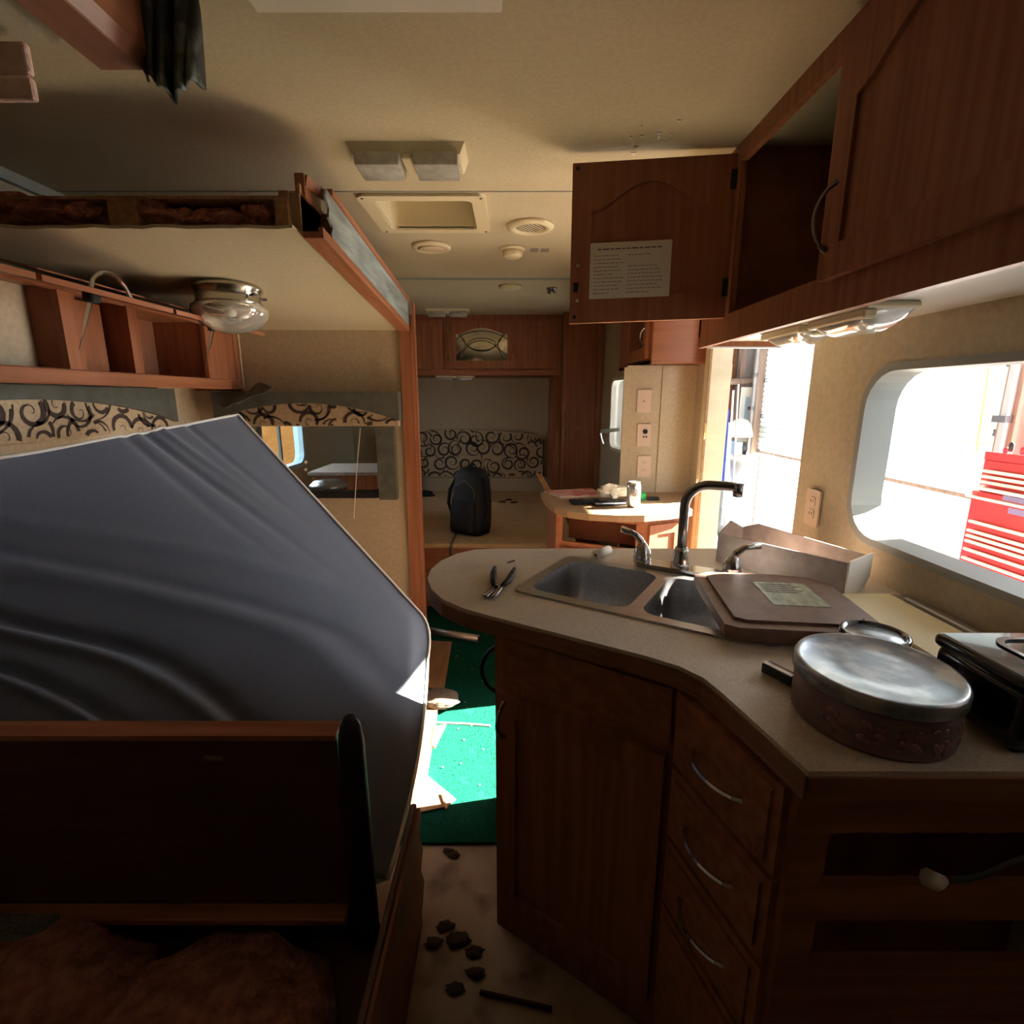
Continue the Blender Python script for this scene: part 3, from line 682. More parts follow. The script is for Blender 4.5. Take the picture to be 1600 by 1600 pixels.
part('body', MB(TP).box(-.028, .028, -.011, .011, 0, .018, .002), 'gloss', rm); part('top_strip', MB(TP).box(-.026, .026, -.009, .0, .018, .0192), 'alu', rm)
# pliers
pl = thing('pliers', 'black-handled slip-joint pliers lying open on the countertop', 'pliers', px(778, 912, z=.911))
jw = px(766, 932, z=.917); pv = px(775, 918, z=.918)
h1, h2 = px(773, 887, z=.922), px(804, 889, z=.922)
pA, pB = pv + V((-.004, .006, 0)), pv + V((.014, .008, 0))
part('handle', MB().tube([pA, pA.lerp(h1, .3) + V((-.004, 0, 0)), pA.lerp(h1, .7) + V((-.003, 0, .001)), h1], [.006, .009, .009, .006], 8), 'rubber', pl, 60)
part('handle', MB().tube([pB, pB.lerp(h2, .3) + V((.006, 0, 0)), pB.lerp(h2, .7) + V((.004, 0, 0)), h2], [.006, .009, .009, .006], 8), 'rubber', pl, 60)
part('jaw', MB().tube([pA, pv + V((-.002, -.006, 0)), jw + V((-.012, .004, 0)), jw + V((-.008, -.004, 0))], [.007, .011, .009, .005], 8, flat=.6), 'dchrome', pl, 60)
part('jaw', MB().tube([pB, pv + V((.008, -.006, 0)), jw + V((.010, .006, 0)), jw + V((.004, -.004, 0))], [.006, .010, .008, .004], 8, flat=.6), 'dchrome', pl, 60)
part('pivot', MB().lathe([(.006, 0), (.006, .004), (0, .005)], pv + V((.004, -.004, .006)), 10), 'chrome', pl)
r0, r1 = px(934, 866, z=.925), px(948, 860, z=.925)
fs_ = thing('fuse', 'small pale metal socket rolling on the countertop behind the sink', 'socket', (r0 + r1) / 2 - V((0, 0, .014)))
d_ = (r1 - r0).normalized(); part('barrel', MB().tube([r0 - d_ * .012, r1 + d_ * .012], .013, 14), 'boxend', fs_, 60); part('hole', MB().tube([r0 - d_ * .0125, r0 - d_ * .011], .004, 8), 'rubber', fs_)
solo('bent_nail', MB().tube([px(793, 879, z=.913), px(800, 877, z=.914), px(804, 876, z=.913)], .002, 5), 'leaf', 'tiny dark screw lying on the rounded end of the countertop', 'screw')
# cable with plug hanging at the drawer openings
cb_ = thing('power_cord', 'grey cord with a pale plug hanging across the empty drawer openings', 'cord', px(1465, 1380, y=.57))
pc = [px(u, v, y=.575) for u, v in ((1475, 1376), (1505, 1374), (1540, 1366), (1570, 1352), (1600, 1341), (1660, 1330))]
part('cord', MB().tube(pc, .004, 6), 'greycloth', cb_, 60)
part('plug', MB().tube([px(1449, 1371, y=.572), px(1462, 1377, y=.572), px(1476, 1375, y=.575)], [.012, .012, .006], 8), 'white', cb_, 60)
# outlets
def plate(label, c, A, N, kind, group=None):
    o = thing('wall_plate', label, 'wall plate', c - V((0, 0, .06)), group); A, N = V(A), V(N); c = V(c)
    fn = lambda a, b_, t: c + A * a + V((0, 0, b_)) + N * t
    part('plate', MB().slab(rr(-.036, .036, -.058, .058, .006, 3), [], fn, .006), 'ivory', o)
    if kind == 'duplex':
        for z in (-.02, .02):
            s_ = part('socket', MB().slab(rr(-.016, .016, z - .014, z + .014, .008, 3), [], lambda a, b_, t: fn(a, b_, t + .006), .002), 'ivory', o)
            sl = MB()
            for x in (-.006, .006): sl.slab(rect(x - .0012, x + .0012, z - .002, z + .007), [], lambda a, b_, t: fn(a, b_, t + .0075), .001)
            part('slot', sl, 'rubber', s_)
    elif kind == 'round':
        part('jack', MB().lathe([(.013, 0), (.013, .008), (.009, .009), (0, .005)], fn(.004, .02, .004), 16, N.to_track_quat('Z', 'Y').to_matrix()), 'rubber', o)
        for x in (-.002, .012): part('pin_hole', MB().lathe([(.005, 0), (.005, .004), (0, .004)], fn(x, -.008, .004), 8, N.to_track_quat('Z', 'Y').to_matrix()), 'rubber', o)
    else: part('screw', MB().lathe([(.004, 0), (.003, .003), (0, .003)], fn(0, 0, .005), 8, N.to_track_quat('Z', 'Y').to_matrix()), 'rubber', o)
    return o
plate('pale duplex outlet on the wall pillar between window and doorway', px(1271, 793, x=.956), (0, -1, 0), (-1, 0, 0), 'duplex')
plate('plain pale cover plate at the top of the partition panel', px(1006, 627, y=2.746), (1, 0, 0), (0, -1, 0), 'blank')
plate('pale plate with a round jack in the middle of the partition panel', px(1006, 680, y=2.746), (1, 0, 0), (0, -1, 0), 'round')
plate('pale duplex outlet low on the partition panel above the vanity', px(1006, 729, y=2.746), (1, 0, 0), (0, -1, 0), 'duplex')
for u0, u1 in ((972, 978), (1031, 1037)):
    a, c = px(u0, 660, y=2.74), px(u1, 660, y=2.74); part('batten', MB().box(a.x, c.x, 2.738, 2.75, .88, 1.535), 'mauve', bpy.data.objects['wall_partition'])
# ------------------------------------------------------------------ kitchen overhead cabinet
XK, ZB = .644, 1.548
oc = thing('overhead_cabinet', 'cherry wood overhead cabinet above the sink with one door swung open', 'cabinet', (.8, .7, ZB))
yfn = lambda a, c, t: V((XK + t, a, c))
OP = rect(1.165, 1.615, 1.625, 2.030)
part('face_frame', MB().slab(rect(-.6, 1.857, ZB, ZC), [OP, rect(.69, 1.10, 1.64, 2.02)], yfn, .018), 'dwoodz', oc)
part('bottom_board', MB().box(XK + .018, XR, -.6, 1.84, ZB + .022, ZB + .034), 'wbottom', oc)
part('inner_back', MB().box(XR - .012, XR - .002, -.6, 1.84, ZB + .03, ZC), 'inside', oc)
part('inner_floor', MB().box(XK + .018, XR - .01, 1.12, 1.66, 1.60, 1.61), 'inside', oc)
part('divider', MB().box(XK + .018, XR - .01, 1.13, 1.142, ZB + .03, ZC), 'inside', oc)
part('divider', MB().box(XK + .018, XR - .01, 1.645, 1.657, ZB + .03, ZC), 'inside', oc)
part('end_panel', MB().slab([(XK, ZC), (XR, ZC), (XR, ZB + .004), (XK + .03, ZB + .004), (XK + .012, ZB + .008), (XK + .003, ZB + .02), (XK, ZB + .035)], [], lambda a, c, t: V((a, 1.84 + t, c)), .017), 'dwoodz', oc)
part('end_edging', MB().box(XK + .03, XR, 1.838, 1.859, ZB, ZB + .005), 'alu', oc)
cd = panel_door(oc, 'door', frame_fn((XK, 1.128, 1.612), (0, -1, 0), (-1, 0, 0)), .468, .435, 'dwoodz', 'dwoodz', .02, .06, .07)
part('handle', arch_handle((XK - .02, 1.105, 1.665), (XK - .02, 1.095, 1.785), (-.03, .01, 0), .0045, 12), 'dchrome', cd)
cd2 = panel_door(oc, 'door', frame_fn((XK, .645, 1.612), (0, -1, 0), (-1, 0, 0)), .468, .435, 'dwoodz', 'dwoodz', .02, .06, .07)
# open door: inner face toward the room
HG = V((.648, 1.662, 1.612)); OD = V((-1, .075, 0)).normalized(); ON = V((-OD.y, OD.x, 0))
if ON.y > 0: ON = -ON
ofn = lambda a, c, t: HG + OD * a + V((0, 0, c + .012 * (a / .47 - .5) * -1)) + ON * t
od = MB(); AR = arch(.07, .412, .075, .385, .075, 12)
od.slab(rect(0, .47, 0, .442), [AR], ofn, .019); odo = part('open_door', od, 'woodz', oc)
part('panel', MB().slab(AR, [], lambda a, c, t: ofn(a, c, t + .002), .009), 'woodz', odo)
for c_ in (.06, .35):
    part('hinge', MB().slab(rect(-.006, .018, c_, c_ + .05), [], lambda a, c, t: ofn(a, c, t + .018), .008), 'rubber', odo)
part('hinge_strip', MB().slab(rect(-.014, -.004, 0, .442), [], lambda a, c, t: ofn(a, c, t), .02), 'ivory', odo)
for a_, c_ in ((.455, .018), (.455, .428)): part('bumper', MB().lathe([(.006, 0), (.005, .003), (0, .003)], ofn(a_, c_, .019), 8, ON.to_track_quat('Z', 'Y').to_matrix()), 'rubber', odo)
for c_ in (.065, .165): part('screw', MB().lathe([(.006, 0), (.004, .004), (0, .004)], ofn(.448, c_, .019), 8, ON.to_track_quat('Z', 'Y').to_matrix()), 'alu', odo)
part('catch', MB().slab(rect(.447, .459, .09, .115), [], lambda a, c, t: ofn(a, c, t + .019), .006), 'rubber', odo)
# printed notice
nt_ = thing('paper_notice', 'typed paper notice taped inside the open cabinet door', 'paper', ofn(.29, .07, .02))
part('sheet', MB().slab(rect(.172, .412, .068, .225), [], lambda a, c, t: ofn(a, c, t + .0195), .0008), 'paper', nt_)
ln = MB(); rl = random.Random(8)
def line(a0, a1, c_, h=.0022): ln.slab(rect(a0, a1, c_, c_ + h), [], lambda a, c, t: ofn(a, c, t + .0204), .0002)
a_ = .396
x_ = .39
while x_ > .20: wd = rl.uniform(.008, .02); line(x_ - wd, x_, .205, .0035); x_ -= wd + .004
for k in range(11):
    for s0 in ((.400, .315), (.300, .195)):
        x_ = s0[0]; lim = s0[1] + rl.uniform(0, .04)
        if k in (1, 2) and s0[0] < .35: continue
        while x_ > lim: wd = rl.uniform(.005, .014); line(x_ - wd, x_, .188 - k * .0105, .0016); x_ -= wd + .003
part('typed_lines', ln, 'ink', nt_)
# under-cabinet light
ul = thing('under_cabinet_light', 'cream twin-lens light under the kitchen overhead cabinet', 'lamp', (.76, 1.31, 1.545))
part('base', MB().box(.705, .815, 1.08, 1.54, 1.556, 1.570, .004), 'cream', ul)
for y0, y1 in ((1.09, 1.295), (1.325, 1.53)):
    mb = MB()
    def lf(a, c):
        q = PI * a; e = min(1, 4 * c, 4 * (1 - c)) ** .5
        return V((.76 - .052 * math.cos(q), y0 + (y1 - y0) * c, 1.556 - .042 * e * math.sin(q) ** .7))
    mb.grid(lf, 14, 14); part('lens', mb, 'lens', ul, 60)
    part('lens_cap', MB().box(.706, .735, y0, y1, 1.538, 1.557, .004), 'cream', ul)
part('switch', MB().box(.735, .785, 1.295, 1.325, 1.530, 1.556, .004), 'cream', ul)
# ------------------------------------------------------------------ ceiling fixtures
def twin_light(label, c, w_, d_, lensdown=.03, flip=False):
    o = thing('ceiling_light', label, 'lamp', c, 'twin-lens ceiling lights'); x, y, z = c
    part('base', MB().quadbox([(x - w_ / 2, y - d_ / 2, z), (x + w_ / 2, y - d_ / 2, z), (x + w_ / 2 - .015, y - d_ / 2 + .012, z - .028), (x - w_ / 2 + .015, y - d_ / 2 + .012, z - .028)], (0, d_ - .02, 0)), 'cream', o)
    for s_ in (-1, 1):
        x0, x1 = (x - w_ / 2 + .02, x - .018) if s_ < 0 else (x + .018, x + w_ / 2 - .02)
        part('lens', MB().box(x0, x1, y - d_ / 2 + .004, y + d_ / 2 - .03, z - .028 - lensdown, z - .02, .008, 2), 'lens', o, 40)
    part('switch', MB().box(x - .014, x + .014, y - d_ / 2 + .01, y + d_ / 2 - .03, z - .04, z - .026, .003), 'cream', o)
    return o
p = px(640, 240, z=ZC); twin_light('twin-lens cream ceiling light near the roof recess', p, .335, .15)
p = px(700, 484, z=ZC); twin_light('twin-lens cream ceiling light close to the bedroom cabinets', p, .36, .14)
rv = thing('roof_recess', 'cream framed rectangular vent recess in the ceiling', 'vent', (-.32, 2.19, ZC))
part('flange', MB().slab(rr(-.55, -.095, 1.985, 2.395, .03), [rr(-.50, -.145, 2.03, 2.35, .025)], lambda a, c, t: V((a, c, ZC - .012 + t)), .012), 'cream', rv)
part('well', MB().slab(rr(-.512, -.133, 2.022, 2.358, .03), [rr(-.50, -.145, 2.03, 2.35, .025)], lambda a, c, t: V((a, c, ZC - .004 + t)), .14), 'cream', rv)
part('well_top', MB().slab(rr(-.512, -.133, 2.022, 2.358, .03), [], lambda a, c, t: V((a, c, ZC + .13 + t)), .01), 'cream', rv)
for x in (-.53, -.11):
    for y in (2.005, 2.375): part('screw', MB().lathe([(0, -.015), (.005, -.014), (.006, -.011)], (x, y, ZC), 8), 'greycloth', rv)
p = px(829, 352, z=ZC); gv = thing('round_vent', 'round cream ceiling vent with slanted dark slots', 'vent', p)
part('ring', MB().lathe([(.098, 0), (.096, -.012), (.078, -.018), (.062, -.014), (.060, -.002)], p, 36), 'cream', gv, 40)
part('duct_shade', MB().lathe([(.062, -.008), (0, -.008)], p, 24), 'black', gv)  # black disc painted in as the dark of the empty duct behind the slats
for k in range(-4, 5):
    x = k * .014; hl = math.sqrt(max(0, .062 ** 2 - x * x)); part('slat', MB(Matrix.Translation(p) @ Matrix.Rotation(math.radians(-35), 4, 'Z')).box(x - .0035, x + .0035, -hl, hl, -.0105, -.0095), 'cream', gv)
p = px(674, 384, z=ZC); sk_ = thing('ceiling_speaker', 'round cream speaker grille in the ceiling', 'speaker', p)
part('ring', MB().lathe([(.092, 0), (.09, -.012), (.074, -.018), (.068, -.014)], p, 36), 'cream', sk_, 40)
part('grille', MB().lathe([(.07, -.013), (.04, -.019), (0, -.021)], p, 36), 'ivory', sk_, 1)
for r in (.018, .036, .054): part('grille_ring', MB().lathe([(r - .003, -.016), (r, -.022), (r + .003, -.016)], p, 30), 'cream', sk_, 1)
p = px(801, 388, z=ZC); sd_ = thing('smoke_detector', 'cream smoke detector on the ceiling beside a printed label', 'detector', p)
part('base', MB().lathe([(.062, 0), (.062, -.008), (.05, -.012)], p, 24), 'cream', sd_, 40); part('cap', MB().lathe([(.05, -.01), (.047, -.034), (.036, -.042), (0, -.043)], p, 24), 'cream', sd_, 40)
p = px(843, 391, z=ZC); solo('ceiling_label', MB().box(p.x - .045, p.x - .005, p.y - .03, p.y + .03, ZC - .001, ZC).box(p.x + .005, p.x + .045, p.y - .03, p.y + .03, ZC - .001, ZC), 'gwall', 'small grey printed label stuck on the ceiling by the smoke detector', 'label')
p = px(797, 447, z=ZC); solo('ceiling_disc', MB().lathe([(.075, 0), (.07, -.014), (.05, -.018), (0, -.018)], p, 28), 'cream', 'plain round cream cover on the ceiling past the seam', 'cover', smooth=40)
p = px(862, 450, z=ZC); hk = thing('sprinkler', 'small metal fitting with petals hanging from the ceiling', 'fitting', p)
part('cup', MB().lathe([(.035, 0), (.032, -.01), (.012, -.014)], p, 16), 'dchrome', hk, 1)
for k in range(4):
    q = k * PI / 2 + .4; part('petal', MB().tube([p + V((0, 0, -.01)), p + V((.03 * math.cos(q), .03 * math.sin(q), -.03))], [.004, .008], 6), 'dchrome', hk)
solo('ceiling_panel', MB().box(-.47, -.018, .72, 1.118, ZC - .010, ZC, .003), 'white', 'white flat panel screwed to the ceiling near the sink', 'panel')
rp = random.Random(11)
for k in range(34):
    p = px(rp.uniform(985, 1080), rp.uniform(182, 240), z=ZC)
    r = rp.uniform(.003, .008)
    if k < 12: part('paint_flake', MB().quadbox([p + V((-r, -r * .5, -.002)), p + V((r, -r * .7, -.003)), p + V((r * .6, r, -.004)), p + V((-r * .5, r * .6, -.002))], (0, 0, .002)), 'wbottom', ceil_o)
# ------------------------------------------------------------------ vanity by the partition
ZV = .88
vt = [(.155, 2.745), (.17, 2.50), (.20, 2.36), (.25, 2.26), (.34, 2.205), (.46, 2.18), (.58, 2.183), (.70, 2.225), (.83, 2.30), (.83, 2.50), (.955, 2.60), (.955, 2.745)]
va = thing('vanity_cabinet', 'orange wood corner cabinet with curved top beside the doorway', 'cabinet', (.55, 2.5, 0))
part('top', MB().prism(vt, ZV - .03, ZV), 'vantop', va)
vb = [(.19, 2.74), (.215, 2.42), (.60, 2.235), (.80, 2.33), (.80, 2.74)]
part('side_panel', wallseg(vb[0], vb[1], 0, ZV - .03), 'woodz', va)
A, N, L = seg(vb[1], vb[2])
part('face_frame', wallseg(vb[1], vb[2], 0, ZV - .03, .016, [rect(.03, L - .04, .70, .82)]), 'woodx', va)
part('face_frame', wallseg(vb[2], vb[3], 0, ZV - .03), 'woodz', va)
part('side_panel', wallseg(vb[3], vb[4], 0, ZV - .03), 'woodz', va)
part('inner_box', MB().slab(rect(.02, L - .03, .685, .84), [], frame_fn(V((*vb[1], 0)) - N * .14, A, N), .01), 'inside', va)
panel_door(va, 'drawer_front', frame_fn(V((*vb[1], .40)) + A * .02, A, N), L - .05, .27, 'woodx', 'woodx', .016, .04)
A2, N2, L2 = seg(vb[2], vb[3])
panel_door(va, 'door', frame_fn(V((*vb[2], .40)) + A2 * .015, A2, N2), L2 - .03, .42, 'woodz', 'woodz', .016, .045)
# items on the vanity
cc = px(989, 792, z=ZV); cn = thing('drink_can', 'silver drink can with round emblem standing on the vanity', 'can', cc)
part('body', MB().lathe([(.022, 0), (.027, .004), (.033, .014), (.033, .098), (.030, .108), (.027, .116)], cc, 28), 'can', cn, 1)
part('rim', MB().lathe([(.027, .115), (.0285, .119), (.026, .121), (.024, .117), (0, .117)], cc, 28), 'alu', cn, 1)
em = MB()
def canp(q, z, r=.0336): return cc + V((r * math.sin(q), -r * math.cos(q), z))
for k in range(28):
    a0, a1 = 2 * PI * k / 28, 2 * PI * (k + 1) / 28
    em.raw([canp(-.15 + .62 * r_ * math.cos(a), .064 + .027 * r_ * math.sin(a)) for a in (a0, a1) for r_ in (.84, 1.0)], [(0, 1, 3, 2)])
part('emblem_ring', em, 'bluegreen', cn)
cu = bpy.data.curves.new('can_text', 'FONT'); cu.body = 'ICE'; cu.size = .022; cu.align_x = 'CENTER'; cu.align_y = 'CENTER'; cu.extrude = 0
to = bpy.data.objects.new('tmp_text', cu); COL.objects.link(to)
tm = bpy.data.meshes.new_from_object(to); COL.objects.unlink(to); bpy.data.objects.remove(to)
mbt = MB(); mbt.bm.from_mesh(tm); bmesh.ops.triangulate(mbt.bm, faces=mbt.bm.faces[:])
for v in mbt.bm.verts: v.co = canp(-.15 + v.co.x / .0336, .064 + v.co.y, .0339)
part('lettering', mbt, 'bluegreen', cn)
mg = [px(850, 769, z=ZV), px(875, 778, z=ZV), px(942, 776, z=ZV), px(925, 765, z=ZV)]
m_ = thing('magazine', 'pink and white magazine lying flat on the vanity', 'magazine', mg[0].lerp(mg[2], .5))
part('cover', MB().quadbox([p + V((0, 0, .006)) for p in mg], (0, 0, .003)), 'pinkmag', m_); part('pages', MB().quadbox([p + V((0, 0, .0)) for p in mg], (0, 0, .006)), 'paper', m_)
c_ = px(958, 773, z=ZV + .03)
o = solo('crumpled_paper', clump(c_ + V((0, .02, .012)), .05, 31, (1.5, .8, .7), .7), 'paper', 'crumpled grey-white paper beside the drink can', 'paper')
for (u, v, w_, h_, rz, l) in ((915, 786, .075, .045, .1, 'flat black wallet lying on the vanity behind the other wallet'), (953, 788, .09, .045, .25, 'flat black wallet with a strap next to the drink can')):
    p = px(u, v, z=ZV); T_ = Matrix.Translation((p.x, p.y, ZV)) @ Matrix.Rotation(rz, 4, 'Z')
    wo = thing('wallet', l, 'wallet', p); part('body', MB(T_).box(-w_, w_, -h_, h_, 0, .014, .006, 2), 'nylon', wo, 40); part('strap', MB(T_).box(-w_ * .2, w_ * .5, -.008, .006, .013, .017, .001), 'greycloth', wo)
p = px(1003, 780, z=ZV); solo('green_cup', MB().lathe([(.018, 0), (.02, .004), (.02, .03), (.016, .034), (0, .034)], p, 18), 'greenp', 'small bright green cup behind the drink can', 'cup', smooth=40)
p = px(1020, 781, z=ZV); solo('dark_clip', MB().box(p.x - .03, p.x + .03, p.y - .012, p.y + .012, ZV, ZV + .016, .005, 2), 'nylon', 'small dark clip on the vanity by the partition', 'clip')
b = MB(); a, c = px(838, 742, y=2.95), px(868, 795, y=2.72); b.quadbox([a, a + V((.03, 0, .0)), c + V((.03, 0, 0)), c], (0, .01, .006)); solo('loose_batten', b, 'rawwood', 'narrow wooden batten leaning on the vanity side', 'batten')
# overhead cabinet above the partition
hc = thing('overhead_cabinet', 'small orange overhead cabinet with glass door above the partition panel', 'cabinet', (.82, 3.0, 1.545))
part('end_panel', MB().box(.685, .958, 2.62, 2.638, 1.548, ZC, .004), 'woodx', hc)
part('bottom_board', MB().box(.685, .958, 2.638, 3.4, 1.548, 1.565), 'woody', hc)
part('face_frame', MB().slab(rect(2.638, 3.4, 1.548, ZC), [rect(2.70, 3.1, 1.60, 2.04)], lambda a, c, t: V((.685 + t, a, c)), .016), 'woodz', hc)
g = panel_door(hc, 'door', frame_fn((.685, 3.14, 1.575), (0, -1, 0), (-1, 0, 0)), .46, .47, 'woodz', 'mirror', .018, .055, .05, pane='glass_pane')
part('handle', arch_handle((.667, 2.705, 1.64), (.667, 2.705, 1.72), (-.022, 0, 0), .004), 'chrome', g)
# ------------------------------------------------------------------ bedroom
wd_ = thing('wardrobe', 'tall narrow cherry wardrobe at the front of the bedroom', 'wardrobe', (.6, 4.8, 0))
part('body', MB().box(.435, .774, 4.56, 5.19, 0, ZC), 'dwoodz', wd_)
for z0, z1 in ((.12, 1.15), (1.17, 2.02)):
    d = panel_door(wd_, 'door', frame_fn((.455, 4.56, z0), (1, 0, 0), (0, -1, 0)), .27, z1 - z0, 'woodz', 'woodz', .018, .045)
    hz_ = z1 - .1 if z0 < 1 else z0 + .03; part('handle', arch_handle((.468, 4.542, hz_), (.468, 4.542, hz_ + .07), (0, -.02, 0), .004), 'brass', d)
part('corner_post', MB().box(.435, .455, 4.52, 4.56, 0, ZC), 'woodz', wd_); part('side_filler', MB().box(.728, .775, 4.53, 4.56, 0, ZC), 'dwoodz', wd_)
fc = thing('overhead_cabinet', 'wide dark overhead cabinet across the bedroom with a leaded mirror door', 'cabinet', (-.3, 4.7, 1.57))
part('body', MB().box(XL, .43, 4.66, 5.19, 1.575, ZC), 'dwoodz', fc)
part('bottom_rail', MB().box(XL, .43, 4.64, 4.66, 1.575, 1.62), 'woodx', fc)
for x0, x1 in ((-1.5, -.93), (-.90, -.60), (.06, .38)): panel_door(fc, 'door', frame_fn((x0, 4.66, 1.63), (1, 0, 0), (0, -1, 0)), x1 - x0, .41, 'dwoodz', 'dwoodz', .018, .05)
a, c = px(702, 575, y=4.64), px(804, 500, y=4.64)
gw, gh = c.x - a.x, c.z - a.z; gfn = frame_fn((a.x, 4.66, a.z), (1, 0, 0), (0, -1, 0))
gd = panel_door(fc, 'door', gfn, gw, gh, 'woodz', 'mirror', .022, .062, .055, pane='mirror_pane')
le = MB(); cx0, cy0 = gw / 2, gh * .45
hole = arch(.062, gw - .062, .062, gh - .062, .055)
def lead(fn_):
    pts = [fn_(k / 24) for k in range(25)]
    for i in range(24):
        if inset_ok(pts[i], hole) and inset_ok(pts[i + 1], hole): le.tube([gfn(*pts[i], .016), gfn(*pts[i + 1], .016)], .0035, 4, False)
for cyy, rx, ry, a0, a1 in ((cy0 - .15, .19, .20, 0, PI), (cy0 + .16, .19, .20, PI, 2 * PI), (cy0 - .05, .28, .18, 0, PI), (cy0 + .02, .12, .05, 0, 2 * PI)):
    lead(lambda t: (cx0 + rx * math.cos(a0 + (a1 - a0) * t), cyy + ry * math.sin(a0 + (a1 - a0) * t)))
for s_ in (-1, 1): lead(lambda t: (cx0 + s_ * (.30 - .16 * math.sin(PI * t)), .06 + (gh - .12) * t))
part('lead_lines', le, 'lead', gd)
part('handle', arch_handle(gfn(gw - .02, .06, .022), gfn(gw - .02, .13, .022), (0, -.02, 0), .004), 'brass', gd)
for c_ in (.05, gh - .1): part('hinge', MB().slab(rect(-.012, .006, c_, c_ + .05), [], gfn, .024), 'brass', gd)
fl2 = thing('under_cabinet_light', 'slim cream twin light under the bedroom overhead cabinet', 'lamp', (-.5, 4.78, 1.56))
part('base', MB().box(-.68, -.34, 4.70, 4.86, 1.56, 1.575, .003), 'cream', fl2)
for x in (-.665, -.495): part('lens', MB().box(x, x + .14, 4.705, 4.84, 1.535, 1.56, .008, 2), 'lens', fl2)
hb = thing('headboard', 'padded scroll-print headboard against the bedroom front wall', 'headboard', (-.3, 5.15, .60))
hfn = frame_fn((-1.35, 5.195, .60), (1, 0, 0), (0, -1, 0)); hw = 1.66
arc = [(hw * k / 20, .41 + .07 * math.sin(PI * (.12 + .83 * k / 20)) - (.05 if k == 20 else 0)) for k in range(21)]
HP = [(0, 0), (hw, 0)] + arc[::-1]
part('lower_pad', MB().slab(rect(0, hw, 0, .215), [], hfn, .07), 'tan', hb); part('upper_pad', MB().slab([(0, .22), (hw, .22)] + arc[::-1], [], hfn, .07), 'tan', hb)
part('scroll_print', scrolls(HP, hfn, .072, .15, 13, 1.0), 'print', hb, kind='stuff')
part('edge_piping', MB().tube([hfn(hw, 0, .06), hfn(hw, .3, .06), hfn(*arc[-1], .06)], .012, 6), 'greycloth', hb)
bd = thing('bed_platform', 'bare tan bed platform with a dark wood front board', 'bed', (-.3, 4.2, 0))
part('deck', MB().box(-.88, .43, 3.22, 4.6, .42, .45, .006), 'bed', bd); part('deck', MB().box(-.88, .43, 4.603, 5.19, .42, .452, .006), 'bed', bd)
part('front_board', MB().box(-.88, .43, 3.235, 3.26, 0, .42), 'dwoodx', bd); part('back_strip', MB().box(-.88, .43, 5.15, 5.195, .452, .59), 'wall', bd)
part('side_post', MB().box(.36, .43, 4.66, 5.19, .45, 1.575), 'dwoodz', bd)
part('end_stop', MB().box(.405, .43, 3.20, 3.235, .22, .44), 'jamb', bd)
# backpack
bc = px(733, 838, z=.45); bk = thing('backpack', 'black nylon backpack standing on the bare bed platform', 'backpack', bc)
TBk = Matrix.Translation(bc + V((0, .1, 0))) @ Matrix.Rotation(math.radians(3), 4, 'Y') @ Matrix.Rotation(math.radians(-28), 4, 'Z')
mb = MB(TBk); vs = []; fs = []; m = 20
for i, (z, sx, sy) in enumerate(((0, .11, .07), (.01, .128, .09), (.06, .134, .10), (.18, .130, .10), (.30, .122, .095), (.39, .108, .085), (.44, .085, .07), (.462, .055, .045), (.468, .01, .01))):
    for k in range(m):
        q = 2 * PI * k / m; ex = .45
        vs.append(V((sx * math.copysign(abs(math.cos(q)) ** ex, math.cos(q)), sy * math.copysign(abs(math.sin(q)) ** ex, math.sin(q)), z)))
for i in range(8):
    for k in range(m): fs.append((i * m + k, i * m + (k + 1) % m, (i + 1) * m + (k + 1) % m, (i + 1) * m + k))
fs.append(tuple(range(m))[::-1]); mb.raw(vs, fs); part('body', mb, 'nylon', bk, 70)
part('front_pocket', MB(TBk).box(-.095, .095, -.118, -.085, .03, .24, .012, 2), 'nylon', bk, 50)
part('zip', MB(TBk).tube([(-.085, -.10, .26), (-.08, -.102, .33), (0, -.095, .385), (.08, -.102, .33), (.085, -.10, .26)], .004, 5), 'greycloth', bk)
for s_ in (-1, 1): part('strap', MB(TBk).tube([(s_ * .135, -.03, .10), (s_ * .165, -.04, .2), (s_ * .155, -.04, .30), (s_ * .10, -.03, .41)], [.006, .012, .014, .008], 8), 'nylon', bk, 60)
part('grab_loop', arch_handle(TBk @ V((-.03, 0, .455)), TBk @ V((.03, 0, .455)), (0, 0, .035), .006), 'nylon', bk)
solo('webbing_strap', MB().tube([bc + V((-.09, .02, .02)), V((bc.x - .10, 3.215, .455)), V((bc.x - .10, 3.205, .40)), V((bc.x - .095, 3.205, .22))], .008, 6, flat=.4), 'greycloth', 'grey webbing strap hanging over the front board under the backpack', 'strap')
p = px(664, 775, z=.45); sh = thing('shoe', 'dark slipper lying on the bed platform beside the post', 'shoe', p)
part('sole', MB().slab([(p.x + .10 * math.cos(q), p.y + .05 * math.sin(q)) for q in [2 * PI * k / 16 for k in range(16)]], [], lambda a, c, t: V((a, c, .45 + t)), .014), 'rubber', sh)
part('upper', clump(p + V((.0, 0, .03)), .05, 41, (1.7, .9, .55), .15, 2), 'nylon', sh, 70)
for k, (u, v) in enumerate(((785, 785), (795, 782), (803, 786))):
    p = px(u, v, z=.45); solo('debris_chip', MB().quadbox([p + V((-.03, -.01, 0)), p + V((.03, -.006, 0)), p + V((.02, .02, 0)), p + V((-.01, .015, 0))], (0, 0, .012)), 'leaf', 'small dark debris chip on the bed platform', 'debris', group='debris chips on the bed')
lt = thing('door_latch', 'brass strap latch sticking out beside the wardrobe', 'latch', px(945, 678, y=4.3))
p0, p1_ = px(938, 677, y=4.25), px(968, 674, y=4.1)
